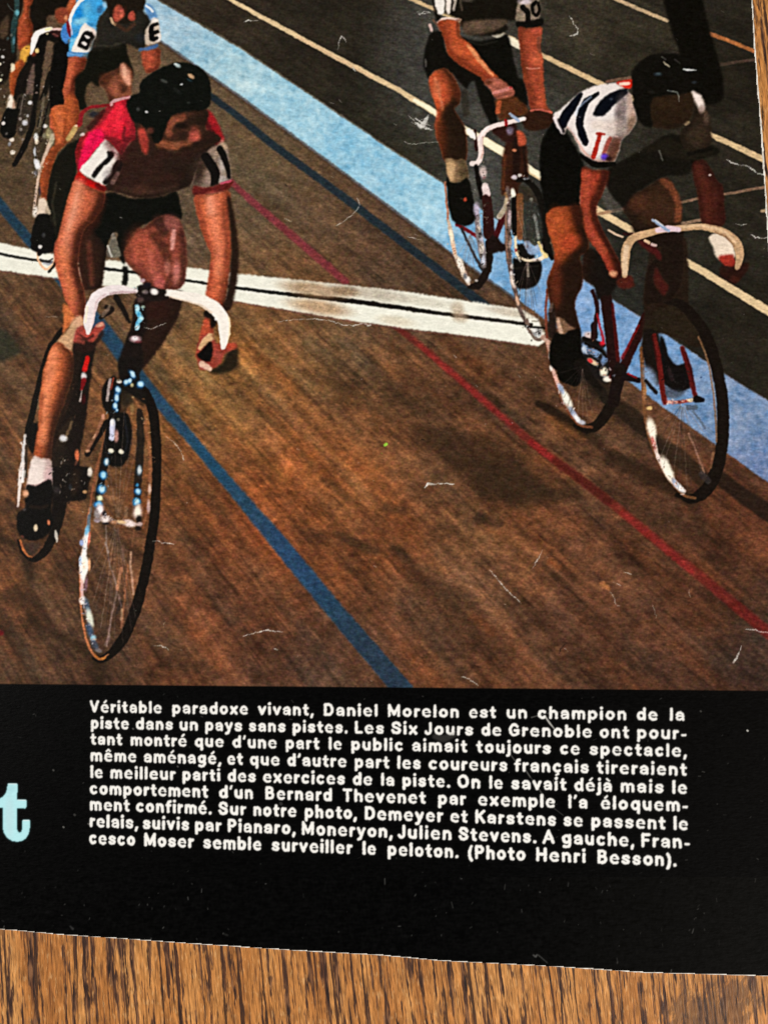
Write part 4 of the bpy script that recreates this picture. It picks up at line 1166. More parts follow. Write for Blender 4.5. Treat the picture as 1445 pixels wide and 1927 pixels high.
# the boards seen through the saddle gap
P([(478, 312), (500, 330), (520, 400), (535, 480), (440, 480), (438, 410), (460, 350)], (104, 98, 86), 1.4, own=False)
T([(440, 400), (455, 440), (470, 478)], 7, (214, 210, 200), 1.1, 0.8, own=False)
B((492, 320), 20, 16, (245, 240, 235), 0.95, hard=1.5)
# front thigh
P([(660, 278), (705, 275), (800, 195), (880, 174), (960, 208), (1000, 310), (1022, 480), (1005, 640), (965, 712), (860, 725), (800, 732),
   (720, 702), (680, 625), (600, 545), (560, 455), (605, 370)], (138, 66, 48), 1.8)
edge(12, 4, 6, (76, 40, 32), 0.95)
edge(-8, -8, 5, (66, 36, 26), 0.85)
edge(-2, 12, 6, (84, 42, 32), 0.7)
B((690, 410), 110, 130, (172, 80, 52), 0.85)
B((600, 440), 30, 80, (120, 58, 36), 0.6)
T([(780, 330), (850, 420), (880, 520)], [34, 40, 26], (78, 40, 28), 5, 0.75, clip=True)
B((900, 240), 70, 60, (150, 84, 76), 0.8)
T([(810, 210), (850, 300)], 40, (60, 34, 28), 5, 0.7, clip=True)
T([(928, 290), (922, 340), (912, 420)], [14, 20, 12], (214, 146, 130), 2.5, 0.9, clip=True)
T([(740, 440), (770, 560), (810, 660)], [20, 24, 30], (190, 96, 70), 4, 0.7, clip=True)
B((945, 600), 30, 80, (200, 118, 100), 0.85)
B((880, 560), 24, 50, (180, 110, 92), 0.6)
B((820, 680), 40, 44, (190, 94, 90), 0.7)
T([(1000, 480), (990, 640), (960, 700)], 22, (92, 48, 38), 4, 0.7, clip=True)
T([(900, 620), (870, 700)], 16, (84, 42, 34), 3, 0.7, clip=True)
T([(640, 590), (700, 660), (740, 700)], 14, (90, 44, 30), 3, 0.6, clip=True)
# torso
Z(120, 100, 4.25)
P([(560, 560), (630, 600), (700, 740), (770, 760), (900, 790), (1240, 690), (1190, 790), (1090, 880), (1055, 960), (1000, 1060), (900, 1098),
   (760, 1145), (600, 1155), (440, 1115), (320, 1080), (400, 950), (440, 850), (480, 780), (550, 690)], (60, 35, 27), 1.7)
edge(14, 10, 8, (34, 25, 18), 0.8)
T([(420, 1080), (600, 1115), (760, 1105), (900, 1060)], 22, (76, 50, 38), 4, 0.6, clip=True)
B((620, 1090), 60, 40, (92, 54, 42), 0.5)
B((900, 900), 120, 70, (40, 29, 21), 0.6)
# shaded neck and collar
P([(540, 560), (640, 560), (780, 560), (830, 760), (760, 800), (650, 830), (590, 760), (550, 690)], (58, 36, 27), 1.8)
# red jersey
P([(375, 405), (440, 375), (525, 348), (515, 420), (560, 550), (568, 680), (520, 710), (470, 800), (440, 790), (345, 690), (250, 780), (130, 945),
   (108, 900), (95, 800), (130, 690), (200, 620), (260, 560), (300, 480)], (222, 34, 54), 1.5)
edge(10, 12, 6, (126, 26, 34), 0.9)
edge(-10, 2, 5, (120, 22, 30), 0.8)
P([(200, 640), (285, 606), (345, 690), (260, 770), (200, 850), (128, 940), (120, 880), (160, 740)], (236, 20, 78), 2.2, 0.95, clip=True)
T([(105, 820), (120, 720), (170, 640)], [22, 24, 16], (128, 26, 26), 2.5, 0.85, clip=True)
T([(215, 600), (290, 520), (380, 420)], [30, 34, 26], (140, 38, 40), 3, 0.75, clip=True)
T([(340, 680), (420, 700), (450, 780)], [20, 30, 24], (120, 28, 32), 3, 0.75, clip=True)
T([(490, 590), (480, 680), (530, 690)], [10, 22, 18], (112, 24, 30), 2.5, 0.75, clip=True)
T([(440, 420), (450, 520), (420, 620)], 26, (240, 44, 64), 4, 0.6, clip=True)
T([(400, 640), (440, 660)], 18, (190, 30, 42), 3, 0.6, clip=True)
T([(385, 412), (300, 420), (210, 436), (150, 480), (125, 570)], [10, 12, 12, 15, 18], (140, 30, 34), 1.5)
T([(385, 392), (450, 372), (525, 352)], [10, 10, 8], (206, 150, 152), 1.2)
B((380, 410), 14, 12, (245, 200, 200), 0.9)
B((238, 490), 40, 26, (30, 32, 40), 0.85, clip=False)
T([(200, 600), (240, 560), (320, 460)], [22, 24, 16], (66, 26, 22), 2.5, 0.75)
B((150, 648), 18, 12, (245, 230, 228), 0.9, ang=-20, own=True, clip=False)
P([(330, 692), (380, 740), (432, 790), (445, 870), (400, 960), (335, 1055), (250, 1025), (128, 942), (200, 850), (270, 760)], (240, 234, 226), 1.3)
P([(345, 786), (390, 782), (405, 815), (360, 880), (320, 905), (290, 940), (250, 1000), (222, 985), (250, 930), (310, 870), (350, 830)], (14, 13, 12), 1.3)
T([(440, 880), (400, 960), (335, 1030)], [30, 34, 22], (24, 17, 15), 2.2)
B((350, 960), 26, 50, (176, 166, 164), 0.7, ang=30)
B((320, 975), 16, 20, (220, 214, 210), 0.7)
T([(430, 960), (390, 1030)], [18, 20], (112, 84, 80), 2.2, 0.85)
P([(120, 948), (200, 1010), (330, 1062), (310, 1115), (180, 1072), (88, 1032)], (178, 18, 18), 1.5)
T([(100, 1030), (190, 1050), (250, 1085)], 12, (206, 24, 18), 2, 0.7, clip=True)
T([(280, 1060), (330, 1100)], 24, (90, 20, 18), 2.5, 0.75, clip=True)
T([(350, 720), (450, 830), (500, 730), (570, 690)], [24, 30, 26, 16], (92, 30, 30), 7, 0.6, own=False)
T([(380, 1010), (420, 900), (470, 800)], [20, 26, 20], (64, 34, 28), 6, 0.5, own=False)

# far shoulder and sleeve
P([(1145, 455), (1205, 510), (1285, 690), (1225, 730), (1150, 620), (1110, 520)], (154, 28, 34), 1.8)
T([(1130, 540), (1180, 640), (1230, 720)], 22, (84, 26, 24), 3.5, 0.8, clip=True)
P([(1262, 714), (1310, 755), (1338, 980), (1325, 1025), (1200, 1060), (1100, 1085), (1035, 1050), (1060, 920), (1120, 810), (1200, 750)], (136, 116, 102), 1.7)
B((1280, 730), 40, 40, (192, 160, 130), 0.7)
B((1090, 930), 50, 60, (84, 60, 46), 0.8)
B((1272, 880), 30, 70, (184, 174, 166), 0.85)
B((1270, 1010), 34, 30, (186, 176, 172), 0.7)
B((1150, 1000), 46, 50, (146, 122, 108), 0.8)
B((1060, 960), 60, 120, (58, 42, 33), 0.85)
B((1120, 860), 60, 60, (66, 48, 38), 0.8)
B((1200, 800), 30, 50, (150, 126, 106), 0.5)
T([(1135, 830), (1180, 900), (1210, 960), (1205, 1060)], [36, 40, 38, 30], (18, 15, 13), 1.8, clip=True)
T([(1248, 765), (1280, 830), (1308, 900), (1322, 990)], [26, 26, 22, 16], (16, 14, 12), 1.6, clip=True)
P([(1038, 1065), (1150, 1075), (1338, 1018), (1345, 1060), (1300, 1100), (1150, 1130), (1045, 1145)], (104, 33, 29), 1.7)
T([(1260, 1040), (1335, 1022)], 8, (206, 80, 110), 1.4, 0.8)
# head
P([(830, 520), (900, 470), (1100, 445), (1155, 480), (1135, 600), (1200, 640), (1255, 690), (1110, 765), (960, 790), (850, 790), (750, 760),
   (740, 690), (790, 600)], (72, 43, 30), 1.8)
edge(16, 12, 7, (42, 28, 20), 0.85)
T([(950, 512), (870, 545), (830, 610), (845, 650)], [26, 34, 32, 26], (138, 72, 48), 4, 0.8, clip=True)
B((1045, 665), 54, 40, (196, 86, 66), 0.9)
B((1050, 615), 30, 40, (136, 64, 46), 0.7)
T([(770, 720), (880, 745), (1000, 728)], [34, 34, 26], (138, 76, 48), 4, 0.8, clip=True)
B((940, 580), 50, 26, (30, 22, 16), 0.8)
B((1060, 540), 70, 40, (38, 27, 18), 0.7)
B((960, 660), 50, 26, (46, 30, 22), 0.6)
T([(940, 770), (1100, 720), (1220, 690)], 16, (42, 28, 20), 3, 0.6, clip=True)
B((1150, 660), 50, 40, (54, 32, 24), 0.7)
P([(590, 610), (640, 600), (680, 700), (670, 800), (640, 800), (600, 700)], (160, 56, 44), 2.4)
T([(640, 570), (690, 600)], [24, 26], (140, 72, 52), 2.4, 0.8)
P([(605, 260), (640, 205), (720, 150), (830, 95), (905, 76), (1005, 80), (1095, 118), (1155, 190), (1178, 300), (1165, 420), (1110, 455),
   (950, 470), (860, 505), (815, 600), (775, 700), (730, 720), (690, 650), (620, 570), (555, 545), (508, 440), (508, 380), (560, 330), (605, 320)],
  (13, 15, 11), 1.4)
B((690, 620), 30, 26, (122, 62, 46), 0.75)
for c, rx, ry, col, an in [((906, 98), 28, 15, (156, 178, 180), 32), ((1020, 184), 30, 15, (216, 170, 128), 32), ((800, 222), 34, 14, (62, 64, 60), 20), ((940, 248), 12, 8, (226, 230, 230), 0),
                           ((662, 470), 13, 8, (235, 235, 235), 10), ((595, 448), 16, 18, (60, 62, 58), 0), ((1005, 215), 24, 10, (40, 56, 58), 30), ((905, 300), 40, 14, (32, 34, 30), 40),
                           ((1000, 400), 14, 8, (50, 52, 48), 0), ((790, 380), 40, 20, (26, 28, 24), 30)]:
    B(c, rx, ry, col, 0.92, ang=an, hard=1.3)
B((895, 92), 14, 7, (235, 240, 240), 0.8, ang=30)
# near arm
Z(90, 360, 3.905)
P([(195, -75), (260, -50), (410, 10), (415, 70), (395, 130), (340, 215), (262, 290), (232, 430), (222, 560), (262, 730), (282, 840), (255, 935),
   (200, 935), (150, 850), (108, 730), (60, 560), (45, 420), (78, 330), (110, 200), (150, 40)], (200, 98, 58), 1.5)
edge(17, 2, 7, (78, 36, 22), 0.95)
edge(-5, -1, 4, (170, 76, 46), 0.6)
T([(400, 60), (340, 210), (250, 330), (225, 470), (225, 570), (265, 740)], [30, 44, 36, 30, 30, 30], (74, 33, 21), 6, 0.8, clip=True)
T([(230, -50), (215, 60), (190, 160), (140, 320), (125, 470)], [40, 46, 44, 36, 30], (220, 130, 90), 8, 0.85, clip=True)
T([(215, 20), (190, 150), (150, 280)], [12, 16, 14], (236, 156, 116), 5, 0.7, clip=True)
T([(110, 430), (130, 600), (180, 780)], 28, (220, 118, 68), 7, 0.75, clip=True)
# far arm
P([(1080, 40), (1200, 30), (1335, 5), (1332, 200), (1345, 380), (1332, 600), (1312, 760), (1280, 870), (1225, 800), (1165, 780), (1180, 640),
   (1202, 480), (1170, 390), (1120, 250)], (204, 98, 56), 1.5)
edge(12, 0, 5, (96, 44, 26), 0.9)
edge(-8, 2, 4, (140, 60, 34), 0.7)
P([(1320, 60), (1345, 60), (1392, 300), (1402, 560), (1350, 850), (1275, 880), (1310, 760), (1340, 560), (1345, 380)], (46, 29, 20), 2.2)
T([(1100, 60), (1130, 250), (1180, 400)], 18, (150, 66, 36), 4, 0.7, clip=True)
T([(1210, 60), (1225, 250), (1255, 420), (1250, 600)], [46, 40, 34, 34], (228, 128, 84), 8, 0.8, clip=True)
T([(1190, 50), (1200, 150)], 26, (238, 156, 118), 6, 0.6, clip=True)
T([(1300, 100), (1330, 380), (1300, 620)], 14, (170, 76, 42), 4, 0.6, clip=True)
T([(1180, 480), (1200, 620)], 16, (160, 70, 40), 4, 0.6, clip=True)
P([(1150, 935), (1190, 930), (1212, 960), (1210, 1050), (1175, 1110), (1115, 1095), (1130, 1000)], (188, 78, 44), 1.6)
edge(5, 0, 3, (96, 40, 24), 0.8)
P([(1150, 880), (1230, 870), (1240, 980), (1200, 1000), (1190, 940), (1150, 925)], (32, 22, 17), 1.8)
P([(1340, 1140), (1395, 1160), (1402, 1230), (1380, 1310), (1250, 1345), (1180, 1320), (1280, 1260)], (46, 35, 22), 3)
P([(1130, 1060), (1200, 1050), (1240, 1115), (1372, 1115), (1385, 1150), (1300, 1195), (1272, 1260), (1215, 1300), (1125, 1312), (1105, 1265),
   (1085, 1200), (1100, 1130)], (150, 60, 42), 1.6)
T([(1195, 1070), (1150, 1110), (1120, 1150)], [30, 26, 16], (216, 178, 128), 1.8, 0.9, clip=True)
P([(1195, 1105), (1212, 1170), (1190, 1250), (1130, 1240), (1095, 1200), (1140, 1160)], (12, 10, 9), 1.5)
T([(1135, 1270), (1190, 1305)], [24, 18], (226, 186, 160), 1.6, 0.95)
B((1250, 1210), 30, 40, (176, 78, 60), 0.7)
B((1340, 1140), 44, 24, (178, 70, 40), 0.8)
# near hand, glove and lower leg
P([(110, 830), (150, 850), (200, 935), (130, 1020), (108, 1040), (118, 930)], (208, 112, 54), 1.6)
P([(245, 915), (190, 945), (120, 1050), (85, 1080), (75, 1130), (110, 1130), (150, 1215), (192, 1110), (225, 1030), (262, 990)], (202, 158, 116), 1.7)
B((220, 960), 40, 40, (228, 172, 136), 0.6)
P([(205, 1020), (258, 990), (300, 1040), (350, 990), (400, 958), (415, 1000), (370, 1060), (325, 1115), (250, 1090), (215, 1125), (190, 1110)], (164, 66, 52), 1.6)
T([(370, 985), (400, 975)], 16, (218, 156, 126), 1.6, 0.9, clip=True)
T([(240, 1060), (290, 1085), (330, 1060)], 9, (70, 28, 22), 1.8, 0.7, clip=True)
P([(190, 1110), (260, 1080), (330, 1110), (400, 1020), (410, 1060), (340, 1150), (300, 1180), (200, 1170)], (50, 27, 22), 2.2, 0.9)
T([(205, 1100), (260, 1110)], 14, (146, 62, 50), 2, 0.7)
Z(0, 600, 4.379)
P([(440, 215), (500, 200), (545, 240), (600, 300), (600, 460), (540, 650), (470, 850), (430, 1000), (412, 1165), (285, 1145), (315, 900), (330, 650),
   (360, 430), (400, 300)], (202, 98, 48), 1.6)
edge(15, 3, 8, (72, 36, 22), 0.95)
edge(-5, 0, 4, (150, 68, 34), 0.7)
P([(605, 330), (620, 520), (540, 700), (480, 900), (430, 1170), (395, 1160), (420, 950), (480, 720), (560, 500)], (66, 36, 24), 7, 0.9, clip=True)
T([(440, 270), (415, 450), (375, 700), (345, 1000)], [44, 52, 42, 30], (226, 130, 80), 8, 0.95, clip=True)
T([(345, 640), (335, 850)], 10, (150, 70, 36), 4, 0.6, clip=True)
P([(600, 330), (660, 240), (640, 480), (560, 720), (490, 920), (440, 1170), (415, 1165), (450, 900), (540, 660), (600, 460)], (40, 26, 18), 3, 0.95)
P([(270, 1140), (340, 1148), (410, 1160), (425, 1210), (430, 1330), (425, 1400), (355, 1420), (290, 1430), (215, 1420), (235, 1280)], (234, 218, 210), 1.5)
edge(10, 2, 5, (170, 140, 134), 0.8)
Z(0, 880, 4.379)
B((400, 60), 40, 70, (214, 176, 176), 0.7)
B((280, 60), 50, 60, (244, 230, 222), 0.6)
T([(225, 140), (300, 145), (400, 105)], 8, (178, 130, 130), 1.4, 0.7, clip=True)
P([(215, 150), (300, 148), (420, 100), (432, 250), (420, 350), (445, 420), (420, 520), (350, 582), (250, 602), (170, 562), (138, 480), (150, 370),
   (205, 330)], (12, 10, 8), 1.3)
T([(250, 320), (330, 330), (390, 315)], 12, (48, 32, 22), 2.5, 0.7, clip=True)
B((293, 496), 18, 28, (238, 212, 176), 0.95, hard=1.3)
B((400, 450), 12, 22, (208, 108, 66), 0.95, hard=1.3, ang=-15)
B((185, 330), 30, 40, (50, 40, 38), 0.7)
B((212, 215), 24, 28, (220, 160, 120), 0.9, hard=1.2, own=True, clip=False)
B((180, 575), 16, 18, (150, 84, 62), 0.8)
B((200, 345), 16, 10, (84, 76, 74), 0.7)

# ---- the nearest bicycle's front end
use(g_Ab)
Z(90, 360, 3.905)
P([(640, 800), (700, 790), (720, 860), (730, 1000), (690, 1090), (700, 1290), (540, 1310), (525, 1250), (570, 1100), (610, 1000)], (28, 19, 16), 1.8)
P([(660, 700), (720, 690), (880, 735), (905, 780), (860, 800), (700, 810), (650, 770)], (34, 24, 22), 1.5)
P([(545, 560), (580, 550), (592, 600), (580, 690), (545, 690), (552, 610)], (14, 12, 10), 1.4)
T([(430, 850), (470, 870), (390, 930)], [16, 20, 14], (30, 22, 17), 1.6, 0.9)
T([(500, 780), (560, 880), (600, 960)], [22, 18, 12], (26, 20, 16), 1.6, 0.9)
T([(405, 915), (440, 870), (455, 840)], [12, 14, 8], (126, 104, 88), 1.6, 0.7)
T([(650, 735), (580, 726), (510, 722), (420, 735), (350, 785), (315, 870), (300, 960), (297, 1040)], [12, 26, 33, 36, 40, 42, 40, 14], (238, 226, 226), 1.1)
T([(420, 760), (360, 810), (350, 900), (330, 1000)], 10, (206, 176, 176), 2.0, 0.6, clip=True)
T([(640, 745), (540, 742), (460, 752)], 8, (176, 140, 144), 2.0, 0.7, clip=True)
T([(290, 850), (275, 960)], 7, (250, 236, 200), 1.6, 0.7, clip=True)
T([(880, 748), (1000, 772), (1110, 797), (1215, 850), (1288, 940), (1300, 1040), (1288, 1145)], [24, 36, 42, 48, 46, 42, 18], (247, 240, 230), 1.1)
T([(900, 780), (1020, 812), (1120, 840), (1200, 890)], 8, (206, 176, 150), 2.0, 0.7, clip=True)
T([(1330, 920), (1340, 1020), (1325, 1110)], 6, (236, 200, 140), 1.8, 0.7, clip=True)
for c, rx, ry, col, an in [((782, 738), 28, 22, (252, 246, 240), 20), ((697, 655), 18, 14, (200, 170, 176), 0), ((715, 740), 24, 16, (110, 96, 96), 0), ((680, 800), 26, 22, (84, 64, 60), 0),
                           ((845, 742), 26, 20, (20, 16, 14), 0), ((1232, 938), 9, 10, (235, 235, 235), 0), ((730, 690), 30, 22, (34, 26, 34), 0)]:
    B(c, rx, ry, col, 0.95, ang=an, hard=1.3, own=True, clip=False)
T([(655, 842), (662, 890), (682, 930), (662, 965), (656, 1005)], [12, 19, 20, 15, 17], (126, 200, 228), 1.3)
for c, rx, ry, col in [((658, 860), 14, 20, (196, 232, 244)), ((690, 935), 16, 12, (206, 240, 250)), ((656, 1002), 16, 14, (226, 242, 248)), ((668, 905), 12, 16, (60, 150, 196)), ((655, 965), 10, 10, (60, 140, 190))]:
    B(c, rx, ry, col, 0.85, hard=1.2)
B((700, 850), 18, 10, (170, 200, 180), 0.8)
B((645, 1085), 42, 24, (176, 140, 144), 0.95, hard=1.2)
B((640, 1080), 22, 14, (238, 232, 234), 0.95)
B((670, 1108), 30, 10, (120, 50, 60), 0.7)
Z(0, 600, 4.379)
# tyre, right side
T([(1020, 560), (1090, 545), (1150, 565), (1210, 630), (1258, 760), (1280, 910), (1290, 1100), (1288, 1300), (1278, 1560), (1256, 1752), (1200, 2076),
   (1138, 2330), (1040, 2590), (960, 2710), (890, 2780), (825, 2810), (765, 2800)], [20, 32, 38, 40, 40, 40, 40, 40, 40, 40, 41, 43, 42, 38, 32, 24, 10], (20, 15, 11), 1.4)
T([(1085, 640), (1150, 730), (1200, 860), (1225, 1040), (1240, 1250), (1232, 1420), (1215, 1560), (1180, 1720)], [10, 10, 12, 14, 14, 14, 12, 8], (142, 88, 54), 1.4, 0.8)
for c, rx, ry, col in [((1098, 642), 12, 10, (236, 196, 140)), ((1090, 740), 16, 50, (150, 116, 74)), ((1160, 925), 14, 44, (206, 140, 76)), ((1232, 1400), 12, 40, (226, 200, 186)), ((1225, 1545), 14, 50, (196, 170, 170)),
                       ((1175, 830), 18, 26, (60, 56, 40))]:
    B(c, rx, ry, col, 0.8, hard=1.1, own=True, clip=False)
# left side of the wheel
T([(870, 980), (835, 1080), (795, 1250), (765, 1400), (742, 1540), (720, 1640)], [8, 9, 10, 10, 10, 8], (140, 82, 52), 1.4, 0.8)
T([(738, 1560), (705, 1780), (670, 2000), (662, 2200), (672, 2430), (710, 2640), (770, 2765), (830, 2805), (890, 2765)], [7, 8, 9, 9, 8, 9, 10, 9, 4], (190, 112, 66), 1.1)
T([(785, 2775), (825, 2803), (865, 2792)], 8, (206, 116, 44), 1.2, 0.9)
Z(0, 880, 4.379)
T([(735, 400), (725, 520)], [14, 16], (70, 100, 124), 1.4, 0.8)
T([(745, 330), (730, 500)], 10, (110, 116, 120), 1.4, 0.6)
P([(722, 520), (742, 570), (722, 640), (712, 720), (738, 800), (712, 880), (690, 960), (665, 920), (655, 780), (680, 660), (676, 620), (700, 545)], (250, 244, 240), 1.4)
for c, rx, ry, col, an in [((715, 520), 16, 40, (120, 184, 220), 10), ((672, 620), 14, 24, (150, 170, 220), 0), ((735, 590), 10, 60, (220, 120, 90), 6), ((662, 770), 12, 40, (190, 214, 246), 0),
                           ((735, 800), 12, 50, (240, 180, 130), 0), ((700, 800), 22, 60, (255, 252, 232), 0), ((676, 1000), 14, 80, (226, 180, 176), 0), ((710, 960), 14, 60, (124, 90, 100), 6),
                           ((682, 1095), 26, 32, (250, 246, 244), 0), ((720, 1150), 20, 70, (76, 92, 112), -10), ((740, 1240), 26, 76, (236, 240, 222), -14), ((740, 1340), 26, 60, (60, 78, 102), -16),
                           ((770, 1404), 24, 24, (160, 214, 236), 0), ((780, 1460), 24, 50, (70, 76, 92), -26), ((815, 1510), 26, 16, (110, 100, 100), 20)]:
    B(c, rx, ry, col, 0.93, ang=an, hard=1.2, own=True, clip=False)
# fork blades with blue glints
Z(0, 600, 4.379)
P([(985, 320), (1165, 330), (1150, 480), (1170, 560), (1090, 580), (1000, 570), (980, 450)], (22, 17, 14), 1.6)
T([(1040, 640), (1010, 760)], 34, (40, 32, 24), 3, 0.7, own=False)
T([(975, 540), (955, 700), (915, 900), (885, 1080), (850, 1250), (815, 1440), (800, 1600)], [30, 44, 40, 40, 30, 28, 22], (22, 18, 16), 1.5)
T([(1150, 760), (1160, 960), (1150, 1150), (1135, 1350), (1125, 1560)], [24, 32, 34, 32, 24], (40, 32, 26), 1.8, 0.9)
P([(960, 780), (1060, 790), (1088, 940), (1064, 1120), (1000, 1214), (905, 1205), (868, 1110), (900, 900)], (15, 13, 11), 1.5)
P([(1010, 560), (1110, 540), (1180, 580), (1200, 700), (1130, 660), (1050, 620), (1000, 640), (960, 600)], (26, 22, 18), 1.5)
P([(900, 490), (940, 470), (975, 520), (950, 600), (920, 720), (900, 780), (850, 720), (838, 600), (862, 530)], (20, 17, 14), 1.4)
P([(985, 580), (1050, 600), (1110, 680), (1060, 720), (1000, 700)], (54, 44, 30), 2.5, 0.8)
T([(908, 500), (896, 580), (884, 670)], [12, 13, 12], (176, 158, 152), 1.3, 0.95)
T([(935, 490), (915, 580)], 8, (160, 66, 44), 1.4, 0.8)
T([(930, 845), (922, 980)], [22, 24], (206, 208, 232), 1.4)
B((928, 850), 16, 30, (248, 246, 240), 0.8)
B((960, 965), 18, 50, (222, 164, 150), 0.85)
B((975, 830), 14, 14, (130, 124, 104), 0.7)
for c in [(914, 1088), (1000, 1096)]:
    B(c, 24, 17, (252, 244, 218), 0.97, ang=20, hard=1.6)
T([(1030, 810), (1050, 1000), (1020, 1130)], 8, (44, 46, 54), 1.8, 0.7, clip=True)
blue_bits = [((1090, 455), 24, 40, -30), ((1070, 510), 20, 24, 0), ((1040, 522), 26, 24, 0), ((1160, 538), 34, 28, 20), ((972, 582), 28, 34, 0),
             ((962, 648), 24, 40, 0), ((950, 715), 24, 30, 0), ((964, 750), 14, 16, 0)]
for c, rx, ry, an in blue_bits:
    B((c[0] - 3, c[1] + 5), rx * 0.98, ry * 1.12, (30, 104, 168), 0.8, ang=an, hard=1.1, own=True, clip=False)
for c, rx, ry, an in blue_bits:
    B(c, rx * 0.72, ry * 0.72, (196, 230, 248), 0.95, ang=an, hard=1.3, own=True, clip=False)
B((982, 514), 22, 16, (246, 236, 224), 0.95, ang=30, hard=1.4)
B((1088, 545), 14, 16, (206, 190, 140), 0.9)
for c, rx, ry, ca, cb in [((875, 1178), 26, 34, (60, 120, 156), (226, 240, 246)), ((850, 1290), 34, 36, (24, 118, 190), (176, 224, 246)), ((836, 1405), 38, 38, (20, 120, 196), (196, 230, 246)),
                          ((820, 1480), 28, 32, (150, 150, 110), (240, 238, 196)), ((808, 1530), 36, 28, (28, 120, 190), (120, 196, 240)), ((820, 1575), 36, 46, (196, 170, 170), (252, 246, 248)),
                          ((1146, 1250), 26, 44, (60, 80, 96), (206, 214, 214)), ((1130, 1370), 16, 20, (22, 60, 90), (60, 130, 180)), ((1135, 1425), 30, 30, (24, 100, 160), (180, 222, 244)),
                          ((1124, 1505), 34, 32, (22, 130, 200), (196, 236, 248)), ((1134, 1590), 38, 60, (206, 180, 170), (255, 246, 226))]:
    B(c, rx, ry, ca, 0.92, hard=1.2, own=True, clip=False)
    B((c[0] + 3, c[1] - 2), rx * 0.62, ry * 0.72, cb, 0.97, hard=1.2, own=True, clip=False)
Z(0, 880, 4.379)
# hub
T([(790, 425), (860, 410), (940, 440), (1080, 465), (1165, 462)], [18, 24, 13, 16, 12], (134, 108, 98), 1.5)
for c, rx, ry, col, an in [((800, 385), 24, 40, (150, 140, 140), -20), ((866, 425), 34, 32, (246, 232, 228), 20), ((800, 440), 26, 14, (150, 136, 144), 0), ((1066, 458), 50, 28, (252, 232, 228), 12),
                           ((1000, 448), 40, 14, (226, 190, 140), 12), ((1145, 425), 22, 34, (22, 18, 16), 0), ((1148, 470), 22, 16, (180, 156, 150), 0), ((1140, 500), 22, 18, (40, 30, 26), 0), ((940, 450), 26, 16, (160, 112, 76), 0),
                           ((860, 380), 18, 24, (40, 40, 48), 0), ((870, 460), 26, 10, (40, 34, 40), 0)]:
    B(c, rx, ry, col, 0.93, ang=an, hard=1.2, own=True, clip=False)
# spokes
for p, r, col, a in [([(872, 480), (880, 640), (905, 790), (935, 890)], 5, (140, 118, 110), 0.7), ([(870, 620), (892, 700)], 10, (146, 126, 116), 0.7), ([(935, 890), (965, 1000), (940, 1130), (915, 1260), (880, 1470)], 7, (150, 122, 112), 0.75),
                     ([(1000, 830), (985, 900), (968, 1000)], 12, (196, 128, 90), 0.75), ([(1078, 700), (1075, 800), (1090, 920), (1100, 1040)], 9, (190, 146, 120), 0.8),
                     ([(1055, 800), (1035, 980), (1020, 1150), (1000, 1320)], 9, (176, 108, 70), 0.65), ([(1005, 1170), (1000, 1250)], 9, (206, 160, 120), 0.7), ([(975, 1040), (1000, 1140)], 7, (140, 112, 104), 0.7),
                     ([(1010, 650), (1015, 760)], 14, (112, 82, 70), 0.6), ([(915, 900), (905, 1120)], 7, (110, 82, 72), 0.6), ([(1040, 330), (1040, 400)], 14, (170, 130, 100), 0.5), ([(1105, 520), (1090, 640)], 9, (130, 84, 56), 0.6),
                     ([(1000, 1100), (965, 1200)], 12, (56, 44, 40), 0.6), ([(870, 1460), (900, 1390)], 12, (126, 104, 98), 0.5)]:
    T(p, r, col, 1.4, a)

# faint spokes
def spokes(c, rx, ry, n, a0, a1, gid, seed):
    rs = np.random.default_rng(seed)
    use(gid)
    for t_ in np.linspace(a0, a1, n):
        t_ = math.radians(t_ + rs.normal(0, 4))
        e = (c[0] + rx * math.cos(t_), c[1] + ry * math.sin(t_))
        col = [(150, 126, 112), (58, 46, 40), (120, 100, 90)][rs.integers(3)]
        T([(c[0] + 0.06 * rx * math.cos(t_), c[1] + 0.06 * ry * math.sin(t_)), e], 0.7, col, 0.8, rs.uniform(0.2, 0.5), own=False)


Z()
spokes((219, 984), 56, 232, 15, 40, 150, g_Ab, 41)
spokes((222, 984), 50, 215, 8, 200, 340, g_Ab, 42)
spokes((1284, 757), 64, 165, 12, 20, 160, g_Eb, 43)
spokes((1096, 690), 44, 96, 9, 60, 170, g_Eb, 44)
spokes((992, 488), 26, 120, 10, 30, 150, g_Db, 45)
spokes((992, 470), 26, 100, 7, 200, 340, g_Db, 46)
spokes((884, 440), 26, 80, 8, 40, 150, g_Db, 47)
# small glints on the two nearest bicycles
use(g_Eb)
sparkle([(1095, 635), (1120, 670), (1150, 710)], 60, 7, 1.9, [(235, 235, 240), (150, 160, 184), (26, 22, 20), (60, 52, 50), (190, 120, 90), (16, 13, 12)], seed=21)
sparkle([(1036, 690), (1062, 760), (1095, 795)], 26, 3, 1.6, [(250, 246, 240), (120, 100, 96), (206, 170, 160)], seed=22)
sparkle([(1221, 800), (1245, 880), (1285, 925)], 34, 3, 1.7, [(255, 248, 236), (150, 100, 80), (230, 200, 190), (90, 66, 52)], seed=23)
sparkle([(1212, 640), (1212, 720), (1216, 780)], 24, 3, 1.4, [(130, 90, 56), (70, 46, 30), (170, 120, 80)], seed=24)
sparkle([(1255, 757), (1280, 756), (1310, 750)], 22, 3, 1.6, [(245, 220, 200), (40, 30, 28), (150, 60, 52), (110, 120, 140)], seed=25)
sparkle([(1245, 690), (1270, 720), (1300, 700)], 24, 10, 1.5, [(40, 34, 34), (70, 60, 60), (20, 16, 15)], seed=26)
use(g_Ab)
